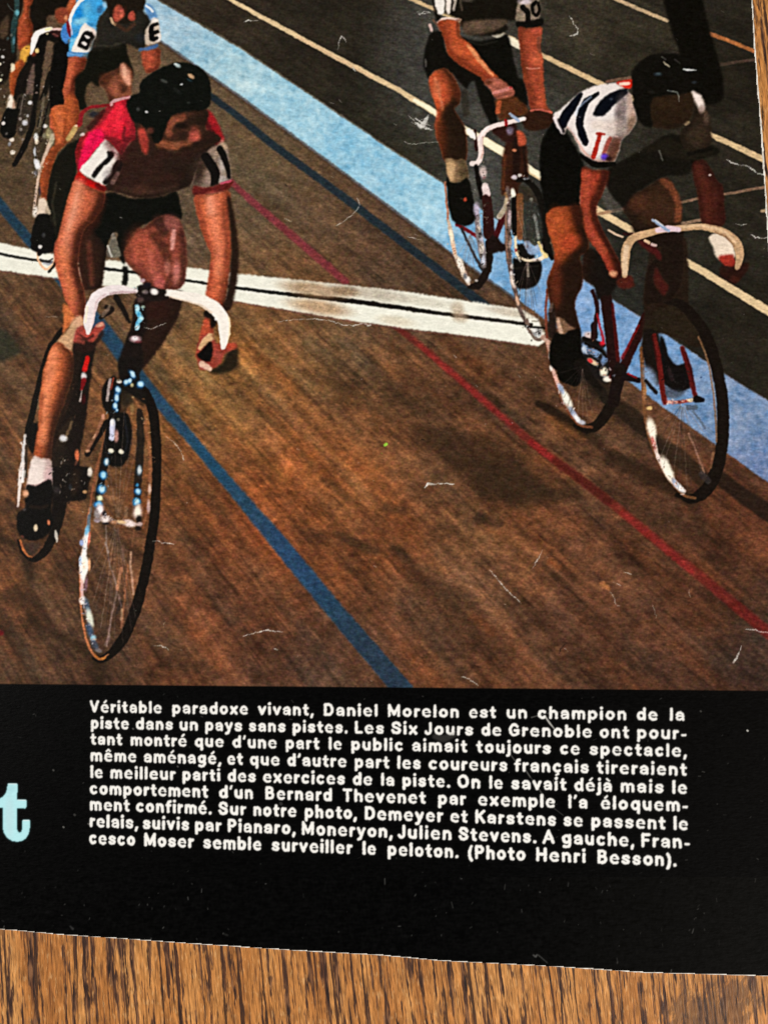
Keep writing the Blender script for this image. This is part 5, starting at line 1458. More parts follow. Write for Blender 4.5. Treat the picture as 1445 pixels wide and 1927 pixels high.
sparkle([(108, 830), (118, 900), (150, 925)], 60, 11, 1.8, [(60, 50, 40), (24, 18, 14), (110, 96, 80), (170, 160, 150), (14, 11, 9)], seed=27)
sparkle([(140, 700), (132, 800), (120, 880)], 36, 6, 1.6, [(60, 44, 34), (16, 12, 10), (96, 70, 52)], seed=28)
sparkle([(44, 830), (40, 880), (37, 930)], 26, 3, 1.7, [(250, 248, 246), (160, 166, 180), (210, 180, 170), (110, 104, 104)], seed=29)
sparkle([(215, 745), (206, 840), (196, 920)], 36, 4, 1.6, [(24, 20, 18), (60, 60, 66), (14, 12, 10), (140, 170, 190)], seed=30)
sparkle([(156, 1010), (152, 1080), (160, 1150), (178, 1210)], 50, 3, 1.8, [(255, 252, 246), (190, 180, 190), (150, 120, 110), (230, 180, 150), (110, 116, 130)], seed=31)
sparkle([(183, 965), (215, 982), (262, 985)], 36, 4, 1.7, [(245, 236, 230), (130, 110, 100), (50, 42, 38), (190, 170, 160)], seed=32)
sparkle([(262, 745), (282, 820), (284, 900)], 30, 3, 1.4, [(150, 96, 60), (200, 160, 120), (80, 54, 36)], seed=33)
sparkle([(150, 560), (180, 548), (250, 556)], 0, 1, 1, [(0, 0, 0)], seed=34)
sparkle([(255, 540), (262, 600), (255, 640)], 26, 4, 1.5, [(70, 54, 50), (16, 12, 12), (150, 200, 220), (110, 90, 90)], seed=35)
use(0)

# ---- worn-off flecks and scratches in the ink
WS = (232, 230, 222)


def scratch(p, r, a=0.9, col=WS):
    q = np.asarray(p, float)
    rad_ = np.broadcast_to(np.asarray(r, float), (len(q),))
    for k in range(max(1, len(q) - 1)):
        u, v = q[k], q[min(k + 1, len(q) - 1)]
        L_ = np.hypot(*(v - u)) / C.t[2]
        nn = max(1, int(L_ / 3.5))
        tt = np.linspace(0, 1, nn + 1)
        pp = u + (v - u) * tt[:, None] + RNG.normal(0, 0.55 * C.t[2], (nn + 1, 2)) * (nn > 1)
        for g in range(nn):
            rr_ = (rad_[k] + (rad_[min(k + 1, len(q) - 1)] - rad_[k]) * tt[g]) * RNG.uniform(0.35, 0.9)
            T(pp[g:g + 2], rr_, col, 0.7, a * RNG.uniform(0.35, 1.0), own=False, sm=False)


def scratches():
    Z(780, 200, 5.161)
    for p, r in [([(0, 150), (60, 195), (110, 215), (180, 228)], [8, 24, 18, 10]), ([(10, 120), (80, 165), (100, 150), (130, 90)], [7, 28, 24, 8]), ([(60, 195), (100, 160)], 32), ([(70, 130), (120, 110)], [8, 4]),
                 ([(-60, 90), (0, 140)], [2, 4]), ([(-30, 160), (60, 190)], [2, 6]), ([(90, 170), (150, 190)], [9, 4])]:
        scratch(p, r)
    scratch([(-100, 340), (-60, 362), (0, 368), (110, 352), (225, 348)], [3, 5, 3, 5, 4], 0.75)
    Z(380, 0, 3.011)
    for p, r, a in [([(240, 122), (262, 116), (290, 118), (325, 116)], [4, 5, 2, 5], 0.8), ([(768, 282), (776, 240), (790, 206), (805, 216), (818, 236)], [3, 4, 5, 3, 2], 0.6), ([(1220, 70), (1250, 78), (1290, 70)], [5, 4, 5], 0.65),
                    ([(760, 1278), (800, 1256), (850, 1216), (880, 1186), (896, 1160), (880, 1124)], [3, 3, 4, 5, 3, 2], 0.65), ([(856, 384), (868, 402)], [4, 5], 0.7), ([(720, 580), (745, 586)], 3, 0.4),
                    ([(430, 1822), (520, 1812), (640, 1806), (740, 1818), (800, 1842), (860, 1846), (920, 1832), (940, 1846), (955, 1842)], [2, 2.4, 3.4, 3, 3, 4, 3, 8, 4], 0.8), ([(1165, 1342), (1210, 1352), (1240, 1356)], [2, 4, 3], 0.6), ([(470, 1240), (510, 1256)], [4, 3], 0.4)]:
        scratch(p, r, a)
    Z(750, 0, 4.129)
    for p, r, a in [([(140, 95), (165, 112), (200, 88), (245, 100)], [4, 6, 5, 4], 0.7), ([(1325, 125), (1345, 150), (1360, 185), (1392, 220), (1388, 265), (1330, 280)], [4, 6, 4, 5, 9, 4], 0.75)]:
        scratch(p, r, a)
    Z(1000, 80, 3.247)
    for p, r, a in [([(1195, 715), (1220, 735), (1280, 750), (1320, 755), (1350, 775), (1380, 800), (1425, 805)], [2, 6, 5, 6, 5, 5, 4], 0.75), ([(1340, 1172), (1370, 1192), (1420, 1194), (1470, 1188)], [4, 6, 5, 6], 0.85), ([(1250, 1110), (1280, 1116), (1312, 1110)], [2, 5, 2], 0.6)]:
        scratch(p, r, a)
    Z(400, 560, 2.223)
    for p, r, a in [([(888, 795), (900, 778), (915, 780), (960, 778), (1010, 780)], [5, 8, 4, 3, 2], 0.9), ([(130, 1416), (180, 1402), (232, 1390), (262, 1398), (292, 1398)], [2, 3, 5, 3, 3], 0.75), ([(1160, 1140), (1190, 1175), (1230, 1222), (1290, 1278)], [3, 4, 4, 2], 0.6),
                    ([(1378, 1058), (1360, 1096), (1338, 1130)], [2, 4, 3], 0.6), ([(1042, 1584), (1080, 1600), (1112, 1622)], [3, 4, 2], 0.6), ([(255, 1468), (272, 1474)], 4, 0.6)]:
        scratch(p, r, a)
    scratch([(721, 617), (727, 613)], 11, 0.95, (150, 230, 66))
    scratch([(706, 650), (710, 654)], 3, 0.7, (140, 210, 70))
    scratch([(876, 590), (890, 598)], 4, 0.8, (20, 14, 12))
    scratch([(560, 655), (572, 662)], 4, 0.8, (20, 14, 12))
    scratch([(795, 1120), (802, 1128)], 4, 0.8, (20, 14, 12))
    Z(900, 850, 2.651)
    for p, r, a in [([(725, 600), (745, 605), (762, 612)], 3, 0.7), ([(670, 652), (710, 668)], 2.4, 0.5), ([(655, 700), (675, 722), (685, 760), (705, 770)], 3, 0.45), ([(1312, 970), (1300, 1000), (1288, 1030), (1272, 1048)], [3, 5, 8, 6], 0.75),
                    ([(1335, 884), (1380, 888), (1400, 898), (1460, 905)], [3, 5, 4, 3], 0.8), ([(1052, 688), (1050, 705), (1058, 726)], 3, 0.5), ([(868, 760), (880, 800), (886, 828)], 2.4, 0.4)]:
        scratch(p, r, a)
    scratch([(438, 955), (410, 985), (402, 1005)], 5, 0.7, (24, 18, 14))
    Z(0, 880, 4.379)
    for p, r, a in [([(1262, 608), (1300, 602), (1330, 620), (1380, 622), (1432, 632)], 5, 0.7), ([(1264, 1466), (1330, 1466), (1392, 1502)], [3, 6, 3], 0.7), ([(1360, 1270), (1350, 1310)], 5, 0.4)]:
        scratch(p, r, a)
    Z(0, 700, 3.211)
    scratch([(1005, 390), (1040, 415), (1068, 448), (1095, 480), (1112, 532)], [3, 4, 5, 3, 5], 0.65)
    Z(90, 360, 3.905)
    scratch([(708, 1000), (760, 1012), (820, 988), (872, 968)], [4, 5, 5, 3], 0.75)
    scratch([(-20, 920), (70, 922)], 3, 0.5)
    Z()
    scratch([(535, 346), (541, 350)], 3.2, 0.7, (30, 24, 20))
    r2 = np.random.default_rng(3)
    for _ in range(260):
        x, y = r2.uniform(-40, 1440), r2.uniform(-40, 1290)
        a = r2.uniform(0.15, 0.6)
        d = r2.uniform(0.2, 0.9)
        ln = r2.exponential(2.2)
        scratch([(x, y), (x + ln * math.cos(d), y + ln * math.sin(d))], r2.uniform(0.5, 1.1), a, WS if r2.random() < 0.66 else (18, 14, 12))


# ---- the press: dots spread a little, edges wander, then the screen and the pressed paper add their grain
def wander(cv, amp):
    h, w = cv.h, cv.w
    dx = amp * (0.8 * noise(h, w, 2.6) + 0.55 * noise(h, w, 1.1)) / cv.sx
    dy = amp * (0.8 * noise(h, w, 2.6) + 0.55 * noise(h, w, 1.1)) / cv.sy
    xx = np.clip(np.arange(w)[None, :] + dx, 0, w - 1.001); yy = np.clip(np.arange(h)[:, None] + dy, 0, h - 1.001)
    xi = xx.astype(int); yi = yy.astype(int)
    fx = (xx - xi)[..., None]; fy = (yy - yi)[..., None]
    im = cv.img
    cv.img = (im[yi, xi] * (1 - fx) * (1 - fy) + im[yi, xi + 1] * fx * (1 - fy) + im[yi + 1, xi] * (1 - fx) * fy + im[yi + 1, xi + 1] * fx * fy)


fig = np.zeros((H, W))
for g_ in (g_Cb, g_C, g_Bb, g_B, g_Db, g_D, g_Eb, g_E, g_Ab, g_A):
    fig = np.maximum(fig, C.gm[g_])
lm = C.img @ np.array([0.35, 0.55, 0.1])
C.img *= (1 - fig * 0.24 * np.clip((lm - 14) / 12, 0, 1) * np.clip((78 - lm) / 34, 0, 1))[..., None]
R_, G_, B_ = C.img[..., 0], C.img[..., 1], C.img[..., 2]
skin = fig * np.clip((R_ - G_ - 36) / 30, 0, 1) * np.clip((G_ - 40) / 20, 0, 1) * np.clip((R_ - 90) / 50, 0, 1) * np.clip((G_ - B_ - 6) / 14, 0, 1)
C.img[..., 2] += skin * 0.035 * R_
C.img[..., 0] -= skin * 0.02 * R_
wander(C, 0.4)
C.img = blur(C.img, 0.5, 0.5)
low = blur(C.img, 2.2, 2.2)
C.img = np.clip(C.img + 0.55 * np.clip(C.img - low, -40, 40), 2, 252)
Z()
use(0)
scratches()
lum = (C.img @ np.array([0.3, 0.6, 0.1]))[..., None]
n1 = noise(H, W, 0.75)[..., None]
n2 = noise(H, W, 1.4, 0.95)[..., None]


def slant(n, k):
    """lean a grain down to the right"""
    o = np.empty_like(n)
    for j in range(n.shape[0]):
        o[j] = np.roll(n[j], int(k * j))
    return o


nr = (slant(noise(H, W, 2.3, 0.8), 1.6) + 0.7 * slant(noise(H, W, 1.7, 0.8), 1.0))[..., None] / 1.22
nc = np.stack([noise(H, W, 1.3) for _ in range(3)], -1)
mot = noise(H, W, 3.6, 2.6)[..., None]
mid = np.clip(lum / 50, 0.35, 1.0) * np.clip((262 - lum) / 130, 0.10, 1.0)
cool = np.clip((C.img[..., 2:3] - C.img[..., 0:1]) / 60, 0, 1) * np.clip((lum - 90) / 40, 0, 1)
mid = mid * (1 - 0.4 * cool)
gr = 0.036 * n1 + 0.046 * n2 + 0.044 * nr + 0.034 * mot
C.img = C.img * np.exp(mid * gr) + 1.3 * (n1 + nr) + mid * 1.5 * nc
C.img = np.clip(C.img, 0, 255)
# below the picture the sheet is printed black
line = 1287.0 + C.xs[None, :] * (13.0 / 1445.0)
bm_ = np.clip((C.ys[:, None] - line) / 1.6 + 0.5, 0, 1)
blackp = np.array([3.0, 3.0, 3.0]) + np.clip((C.xs - 1000) / 450, 0, 1)[None, :, None] * np.array([5.0, 4.0, 3.0]) + 1.2 * n1  # black lifted to the right: gloss from the light, put into the ink
C.img = np.clip(C.img * (1 - bm_[..., None]) + blackp * bm_[..., None], 0, 255)
C.lab[bm_ > 0.5] = PANEL

# ------------------------------------------------------------------ lettering of the caption, as pen strokes
def arc(cx, cy, rx, ry, a0, a1, n=14):
    t = np.radians(np.linspace(a0, a1, n))
    return list(zip(cx + rx * np.cos(t), cy + ry * np.sin(t)))


XH, CAP, LO = 0.83, 1.19, 0.17
O_ = arc(.475, .5, .30, .33, 0, 360, 22)
E_ = [(arc(.475, .5, .315, .345, 8, 280, 22) + [(.64, .165), (.74, .22)], .87), ([(.2, .525), (.785, .525), (.785, .56)], .42)]
A_ = [([(.17, .66)] + arc(.44, .58, .28, .265, 140, 0, 8) + [(.72, .17)], .92), ([(.70, .52), (.54, .52)] + arc(.38, .34, .215, .175, 95, 300, 12) + [(.60, .25), (.70, .36)], .76)]
I_ = [[(.18, .17), (.18, XH)], ([(.18, 1.2), (.18, 1.22)], 1.05)]
S_ = [([(.70, .68), (.60, .80), (.43, .835), (.26, .79), (.19, .68), (.26, .57), (.44, .51), (.63, .43), (.70, .32), (.62, .20), (.44, .165), (.27, .20), (.17, .31)], .9)]
N_ = [[(.18, .17), (.18, XH)], [(.18, .55)] + arc(.45, .55, .27, .28, 165, 0, 9) + [(.72, .17)]]
C_ = [arc(.475, .5, .30, .33, 48, 312, 18)]
U_ = [[(.18, XH), (.18, .45)] + arc(.45, .45, .27, .28, 180, 345, 9), [(.72, XH), (.72, .17)]]
GL = {
    'o': (.95, [O_]), 'e': (.95, E_), 'a': (.90, A_), 'n': (.90, N_), 'u': (.90, U_), 's': (.87, S_), 'c': (.90, C_), 'i': (.36, I_),
    'l': (.36, [[(.18, .17), (.18, CAP)]]),
    'm': (1.34, [[(.18, .17), (.18, XH)], [(.18, .55)] + arc(.43, .58, .25, .25, 165, 0, 8) + [(.68, .17)], [(.68, .55)] + arc(.92, .58, .24, .25, 165, 0, 8) + [(1.16, .17)]]),
    'r': (.60, [[(.18, .17), (.18, XH)], [(.18, .5), (.24, .70), (.36, .80), (.48, .80)]]),
    't': (.66, [[(.30, 1.08), (.30, .36), (.36, .21), (.50, .175)], ([(.12, .80), (.54, .80)], .85)]),
    'p': (.95, [[(.18, -.17), (.18, XH)], arc(.475, .5, .29, .33, 0, 360, 20)]),
    'q': (.95, [[(.77, -.17), (.77, XH)], arc(.475, .5, .29, .33, 0, 360, 20)]),
    'b': (.95, [[(.18, .17), (.18, CAP)], arc(.475, .5, .29, .33, 0, 360, 20)]),
    'd': (.95, [[(.77, .17), (.77, CAP)], arc(.475, .5, .29, .33, 0, 360, 20)]),
    'g': (.95, [arc(.475, .53, .29, .30, 0, 360, 20), [(.77, XH), (.77, .02), (.66, -.14), (.45, -.18), (.24, -.14)]]),
    'h': (.90, [[(.18, .17), (.18, CAP)], [(.18, .55)] + arc(.45, .55, .27, .28, 165, 0, 9) + [(.72, .17)]]),
    'v': (.88, [[(.15, .83), (.44, .17), (.73, .83)]]),
    'x': (.88, [[(.17, .83), (.71, .17)], [(.71, .83), (.17, .17)]]),
    'y': (.88, [[(.15, .83), (.44, .20)], [(.73, .83), (.44, .14), (.34, -.12), (.18, -.18)]]),
    'f': (.60, [[(.27, .17), (.27, 1.0), (.34, 1.14), (.50, 1.17)], ([(.12, .80), (.50, .80)], .85)]),
    'j': (.42, [[(.25, .83), (.25, -.04), (.19, -.15), (.08, -.17)], ([(.25, 1.2), (.25, 1.22)], 1.05)]),
    'é': (.95, E_ + [([(.44, 1.10), (.62, 1.28)], .72)]), 'ê': (.95, E_ + [([(.27, 1.10), (.475, 1.26), (.68, 1.10)], .66)]),
    'à': (.90, A_ + [([(.58, 1.10), (.38, 1.26)], .72)]), 'ç': (.90, C_ + [([(.50, .12), (.56, -.08), (.38, -.18)], .7)]),
    'V': (1.06, [[(.16, CAP), (.53, .17), (.90, CAP)]]),
    'D': (1.05, [[(.18, .17), (.18, CAP), (.48, CAP)] + arc(.48, .68, .40, .51, 90, -90, 14) + [(.18, .17)]]),
    'M': (1.28, [[(.18, .17), (.18, CAP), (.64, .30), (1.10, CAP), (1.10, .17)]]),
    'L': (.82, [[(.18, CAP), (.18, .17), (.68, .17)]]),
    'S': (1.02, [[(.84, .93), (.72, 1.13), (.50, 1.195), (.29, 1.13), (.20, .95), (.29, .78), (.52, .69), (.76, .59), (.85, .42), (.75, .23), (.51, .165), (.27, .23), (.16, .43)]]),
    'J': (.82, [[(.64, CAP), (.64, .42)] + arc(.41, .42, .23, .26, 0, -165, 10)]),
    'G': (1.08, [arc(.55, .68, .38, .51, 42, 300, 20) + [(.90, .35), (.90, .62)], [(.90, .64), (.62, .64)]]),
    'O': (1.14, [arc(.57, .68, .40, .51, 0, 360, 26)]),
    'B': (1.00, [[(.18, .17), (.18, CAP), (.50, CAP)] + arc(.50, .95, .24, .24, 90, -90, 8) + [(.18, .71)], [(.50, .71)] + arc(.54, .44, .27, .27, 90, -90, 9) + [(.18, .17)]]),
    'T': (.98, [[(.15, CAP), (.83, CAP)], [(.49, CAP), (.49, .17)]]),
    'K': (1.02, [[(.18, .17), (.18, CAP)], [(.84, CAP), (.22, .60)], [(.42, .78), (.86, .17)]]),
    'P': (.96, [[(.18, .17), (.18, CAP), (.48, CAP)] + arc(.48, .91, .29, .28, 90, -90, 9) + [(.18, .63)]]),
    'F': (.86, [[(.18, .17), (.18, CAP), (.74, CAP)], [(.18, .69), (.64, .69)]]),
    'A': (1.10, [[(.16, .17), (.55, CAP), (.94, .17)], ([(.32, .48), (.78, .48)], .8)]),
    'H': (1.04, [[(.18, .17), (.18, CAP)], [(.86, .17), (.86, CAP)], [(.18, .70), (.86, .70)]]),
    "'": (.32, [([(.20, 1.22), (.12, 1.0)], .85)]), ',': (.38, [([(.20, .16), (.12, -.10)], .95)]), '.': (.36, [([(.18, .17), (.18, .18)], 1.05)]),
    '-': (.56, [([(.14, .46), (.42, .46)], .8)]), '(': (.50, [arc(.62, .52, .46, .80, 128, 232, 10)]), ')': (.50, [arc(-.12, .52, .46, .80, -52, 52, 10)]),
}
LINES = [
    ((170, 1341.5, 1288, 1357.5), [("Véritable", 168.8, 304.5), ("paradoxe", 323.8, 467), ("vivant,", 485.5, 590.8), ("Daniel", 608.5, 711), ("Morelon", 729, 864), ("est", 882, 933.4), ("un", 952.3, 992.4), ("champion", 1011, 1179), ("de", 1197, 1238), ("la", 1259.6, 1288.7)]),
    ((190, 1372.5, 1250, 1391.5), [("piste", 170.8, 242.7), ("dans", 255, 325.8), ("un", 337.4, 372.8), ("pays", 385.8, 455.9), ("sans", 467.8, 537.5), ("pistes.", 550.4, 654.5), ("Les", 667, 723), ("Six", 735.8, 785.7), ("Jours", 797.6, 890.9), ("de", 905, 943.6), ("Grenoble", 956.7, 1114), ("ont", 1127.6, 1184), ("pour-", 1198, 1291.9)]),
    ((200, 1403, 1250, 1424.5), [("tant", 170, 230), ("montré", 245.5, 351.5), ("que", 366, 421.3), ("d'une", 437, 521), ("part", 537, 601), ("le", 618.2, 643.4), ("public", 660.5, 758.8), ("aimait", 774.9, 879.2), ("toujours", 895.9, 1036.6), ("ce", 1053.2, 1091.3), ("spectacle,", 1108.7, 1293)]),
    ((200, 1434, 1200, 1458.5), [("même", 170, 257), ("aménagé,", 270.4, 417), ("et", 427.6, 456.7), ("que", 469.7, 526.5), ("d'autre", 540, 652.3), ("part", 667, 732.5), ("les", 747.2, 792), ("coureurs", 805.9, 955.2), ("français", 967.4, 1108.4), ("tireraient", 1122.4, 1292.4)]),
    ((180, 1465, 1280, 1494.8), [("le", 170, 193.5), ("meilleur", 207.3, 330), ("parti", 343.2, 414.4), ("des", 428, 481.6), ("exercices", 494.6, 649.5), ("de", 663.3, 700.7), ("la", 716.7, 742.2), ("piste.", 756.9, 846.8), ("On", 859.9, 904.4), ("le", 920, 946.4), ("savait", 961.3, 1065.8), ("déjà", 1080, 1151.9), ("mais", 1166.9, 1249.4), ("le", 1264.3, 1293.2)]),
    ((190, 1496, 1240, 1526.8), [("comportement", 168.5, 391.4), ("d'un", 411.6, 476.6), ("Bernard", 498.8, 625), ("Thevenet", 644.5, 801.2), ("par", 823.9, 876.5), ("exemple", 898.9, 1045), ("l'a", 1068.8, 1106), ("éloquem-", 1129.7, 1294.7)]),
    ((190, 1526.5, 1280, 1563), [("ment", 168.8, 244), ("confirmé.", 255.7, 398.6), ("Sur", 410.8, 462.8), ("notre", 476.6, 558), ("photo,", 573.4, 672.2), ("Demeyer", 686, 833.6), ("et", 846.9, 879.8), ("Karstens", 893.7, 1046.6), ("se", 1059.7, 1096.8), ("passent", 1112, 1252), ("le", 1266.7, 1294.7)]),
    ((190, 1558, 1260, 1596.8), [("relais,", 168.5, 260.2), ("suivis", 268.5, 356.2), ("par", 366.7, 416.3), ("Pianaro,", 428.2, 556.7), ("Moneryon,", 567.3, 739.4), ("Julien", 747.2, 850.2), ("Stevens.", 862.6, 1009.4), ("A", 1020, 1044.4), ("gauche,", 1056.6, 1194.2), ("Fran-", 1205.8, 1298.7)]),
    ((190, 1590, 1200, 1628.8), [("cesco", 167.4, 254.4), ("Moser", 271, 364.5), ("semble", 382, 492.4), ("surveiller", 510.7, 662.8), ("le", 681.9, 707.6), ("peloton.", 729, 862.6), ("(Photo", 880.6, 989), ("Henri", 1007.9, 1102.3), ("Besson).", 1123.6, 1273.4)]),
]
SX, SY = STEP, 1.05
D = Canvas(-60, C.ys[-1], 1510, 1650, SX, SY)
D.img[:] = (3, 3, 3)
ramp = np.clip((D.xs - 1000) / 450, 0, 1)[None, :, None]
D.img += ramp * np.array([5.0, 4.0, 3.0])  # same painted gloss, lifting the black towards the right
K = np.zeros((D.h, D.w))
LT = []
gh = noise(D.h, D.w, 1.0)
GAP = 0.17
for li, (bl, words) in enumerate(LINES):
    name = "caption line starting with the word " + words[0][0].strip("(,.'")
    for text, x0, x1 in words:
        tot = sum(GL[ch][0] for ch in text) + GAP * (len(text) - 1)
        pen = 0.0
        for ch in text:
            wd, strokes = GL[ch]
            for s_ in strokes:
                pl, rf = s_ if isinstance(s_, tuple) else (s_, 1.0)
                gx = x0 + (np.array([p[0] for p in pl]) + pen) / tot * (x1 - x0)
                base = bl[1] + (gx - bl[0]) * (bl[3] - bl[1]) / (bl[2] - bl[0])
                u = (gx - 170) / 1120.0
                v = (base - 1340 - 16 * u) / 250.0
                xh = 17.9 + 1.2 * u + 1.7 * v
                q = np.stack([gx, base - np.array([p[1] for p in pl]) * xh], 1)
                r = np.full(len(q), 0.0) + (0.150 * xh * rf)
                bx = D.box(q.min(0) - 7, q.max(0) + 7)
                d = D.dist(q, r, bx)
                i0, i1, j0, j1 = bx
                soft = 1.7 + 0.7 * max(0.0, (gx.mean() - 1050) / 250)
                m = np.clip((d + 0.25 * gh[j0:j1, i0:i1]) / soft + 0.5, 0, 1)
                v_ = K[j0:j1, i0:i1]
                np.maximum(v_, m, out=v_)
                D.lab[j0:j1, i0:i1][m > 0.45] = 101 + li
            pen += wd + GAP
Kb = blur(K, 0.4, 0.5)
halo = blur(K, 3.0, 3.4)
D.img = D.img * (1 - Kb[..., None]) + np.array([247, 246, 241]) * Kb[..., None] + (halo * (1 - Kb) * 7)[..., None]
# headline letter cut by the frame
D.Z(0, 1400, 7.225)
D.use(120)
LT_ = [(105, 545), (115, 537), (225, 537), (235, 548), (232, 755), (350, 760), (360, 768), (355, 865), (345, 877), (232, 869), (228, 1060),
       (228, 1150), (238, 1190), (265, 1208), (290, 1195), (302, 1160), (305, 1045), (315, 1035), (395, 1035), (404, 1045), (403, 1140), (390, 1220), (350, 1285),
       (290, 1320), (230, 1328), (160, 1315), (95, 1270), (55, 1210), (40, 1140), (40, 868), (-120, 862), (-120, 790), (-40, 765), (40, 718), (80, 670), (98, 610)]
D.P(LT_, (112, 190, 200), 1.5, sm=False)
D.P(LT_, (182, 234, 240), 0.7, sm=False)
D.B((130, 1000), 60, 260, (186, 226, 232), 0.9)
D.B((150, 610), 50, 50, (172, 222, 230), 0.7)
for p in [[(118, 542), (224, 542)], [(240, 760), (350, 765)], [(316, 1040), (394, 1040)]]:
    D.T(p, 6, (246, 252, 252), 0.8, 0.9, clip=True, sm=False)
D.use(0)


def dscratch(p, r, a, col=(206, 204, 196)):
    D.T(p, r, col, 0.8, a, own=False, sm=False)


D.Z(900, 1300, 3.44)
dscratch([(345, 172), (380, 162), (440, 146), (590, 130)], [5, 3, 2, 1], 0.35)
dscratch([(436, 172), (462, 210), (490, 244)], [5, 6, 3], 0.85)
dscratch([(210, 415), (235, 450)], 3, 0.4)
dscratch([(310, 515), (335, 560)], 3, 0.3)
D.Z(880, 1440, 3.284)
dscratch([(355, 30), (400, 90), (455, 170), (500, 240), (590, 310)], [3, 2, 4, 2, 2], 0.3)
D.Z(500, 1300, 3.6125)
D.T([(1150, 310), (1210, 325), (1280, 300)], [18, 26, 16], (120, 116, 110), 3, 0.35, own=False)
D.Z()
for x, y, r, a in [(1406, 1374.5, 1.6, 0.95), (1318, 1338, 1.5, 0.3), (250, 1371, 1.4, 0.4), (100, 1449, 1.6, 0.35), (119, 1556, 1.5, 0.5), (334, 1442, 1.3, 0.4), (166, 1550, 1.4, 0.4), (528, 1512, 3, 0.2), (140, 1533, 2, 0.25)]:
    dscratch([(x, y), (x + 1, y + 1)], r, a)
D.img += 1.0 * noise(D.h, D.w, 1.2)[..., None] + 0.9 * noise(D.h, D.w, 3.2, 0.8)[..., None]
r3 = np.random.default_rng(11)
for _ in range(120):
    x, y = r3.uniform(-40, 1480), r3.uniform(1300, 1648)
    dscratch([(x, y), (x + r3.exponential(2), y + r3.normal(0, 1.5))], r3.uniform(0.5, 1.0), r3.uniform(0.08, 0.3))
D.img = np.clip(D.img, 0, 255)
# bottom margin of the black panel
F = Canvas(-60, D.ys[-1], 1510, 1852, STEP, 1.6)
F.img[:] = (3, 3, 3)
F.img += np.clip((F.xs - 900) / 500, 0, 1)[None, :, None] * np.array([8.0, 7.0, 5.0])  # light on the right side of the margin, painted into its black
F.img += 1.2 * noise(F.h, F.w, 1.2)[..., None] + 1.3 * noise(F.h, F.w, 3.4, 0.8)[..., None]
r3 = np.random.default_rng(12)
for _ in range(150):
    x, y = r3.uniform(-40, 1480), r3.uniform(1652, 1845)
    F.T([(x, y), (x + r3.normal(0, 1.5), y + r3.exponential(2.2))], r3.uniform(0.5, 1.1), (190, 190, 184), 0.8, r3.uniform(0.06, 0.35), own=False, sm=False)
F.T([(1003, 1797), (1008, 1800), (1012, 1797), (1030, 1812)], [1.0, 2.0, 0.8, 0.5], (150, 150, 146), 1.0, 0.5, own=False)
F.T([(420, 1757), (428, 1760)], [1, 1.4], (120, 120, 116), 1.6, 0.3, own=False)
F.T([(132, 1743), (137, 1748)], [1, 2], (150, 150, 150), 1.6, 0.35, own=False)
F.img = np.clip(F.img, 0, 255)
#</PAINT>

# ------------------------------------------------------------------ materials
def srgb2lin(c):
    c = np.clip(np.asarray(c, float) / 255.0, 0, 1)
    return np.where(c <= 0.04045, c / 12.92, ((c + 0.055) / 1.055) ** 2.4)


INK_MAX = 0.93            # reflectance of bare white stock under the ink


def nodes(mat):
    mat.use_nodes = True
    nt = mat.node_tree
    return nt, nt.nodes["Principled BSDF"]


def new(nt, t, **kw):
    n = nt.nodes.new(t)
    for k, v in kw.items():
        setattr(n, k, v)
    return n


def mat_print():
    m = bpy.data.materials.new("printed_ink")
    nt, b = nodes(m)
    at = new(nt, 'ShaderNodeAttribute', attribute_name='ink')
    nt.links.new(at.outputs['Color'], b.inputs['Base Color'])
    b.inputs['Roughness'].default_value = 0.33
    b.inputs['Specular IOR Level'].default_value = 0.09
    tc = new(nt, 'ShaderNodeTexCoord')
    mp = new(nt, 'ShaderNodeMapping')
    mp.inputs['Scale'].default_value = (900, 2300, 900)
    mp.inputs['Rotation'].default_value = (0, 0, 0.12)
    nz = new(nt, 'ShaderNodeTexNoise')
    nz.inputs['Scale'].default_value = 1.0
    nz.inputs['Detail'].default_value = 2.0
    nt.links.new(tc.outputs['Object'], mp.inputs['Vector'])
    nt.links.new(mp.outputs['Vector'], nz.inputs['Vector'])
    bp = new(nt, 'ShaderNodeBump')
    bp.inputs['Strength'].default_value = 0.22
    bp.inputs['Distance'].default_value = 0.0002
    nt.links.new(nz.outputs['Fac'], bp.inputs['Height'])
    nt.links.new(bp.outputs['Normal'], b.inputs['Normal'])
    return m


def mat_paper():
    m = bpy.data.materials.new("white_paper_stock")
    nt, b = nodes(m)
    nz = new(nt, 'ShaderNodeTexNoise')
    nz.inputs['Scale'].default_value = 900.0
    rp = new(nt, 'ShaderNodeValToRGB')
    rp.color_ramp.elements[0].position = 0.3
    rp.color_ramp.elements[0].color = (0.50, 0.45, 0.38, 1)
    rp.color_ramp.elements[1].position = 0.6
    rp.color_ramp.elements[1].color = (0.82, 0.79, 0.72, 1)
    tc = new(nt, 'ShaderNodeTexCoord')
    nt.links.new(tc.outputs['Object'], nz.inputs['Vector'])
    nt.links.new(nz.outputs['Fac'], rp.inputs['Fac'])
    nt.links.new(rp.outputs['Color'], b.inputs['Base Color'])
    b.inputs['Roughness'].default_value = 0.8
    return m


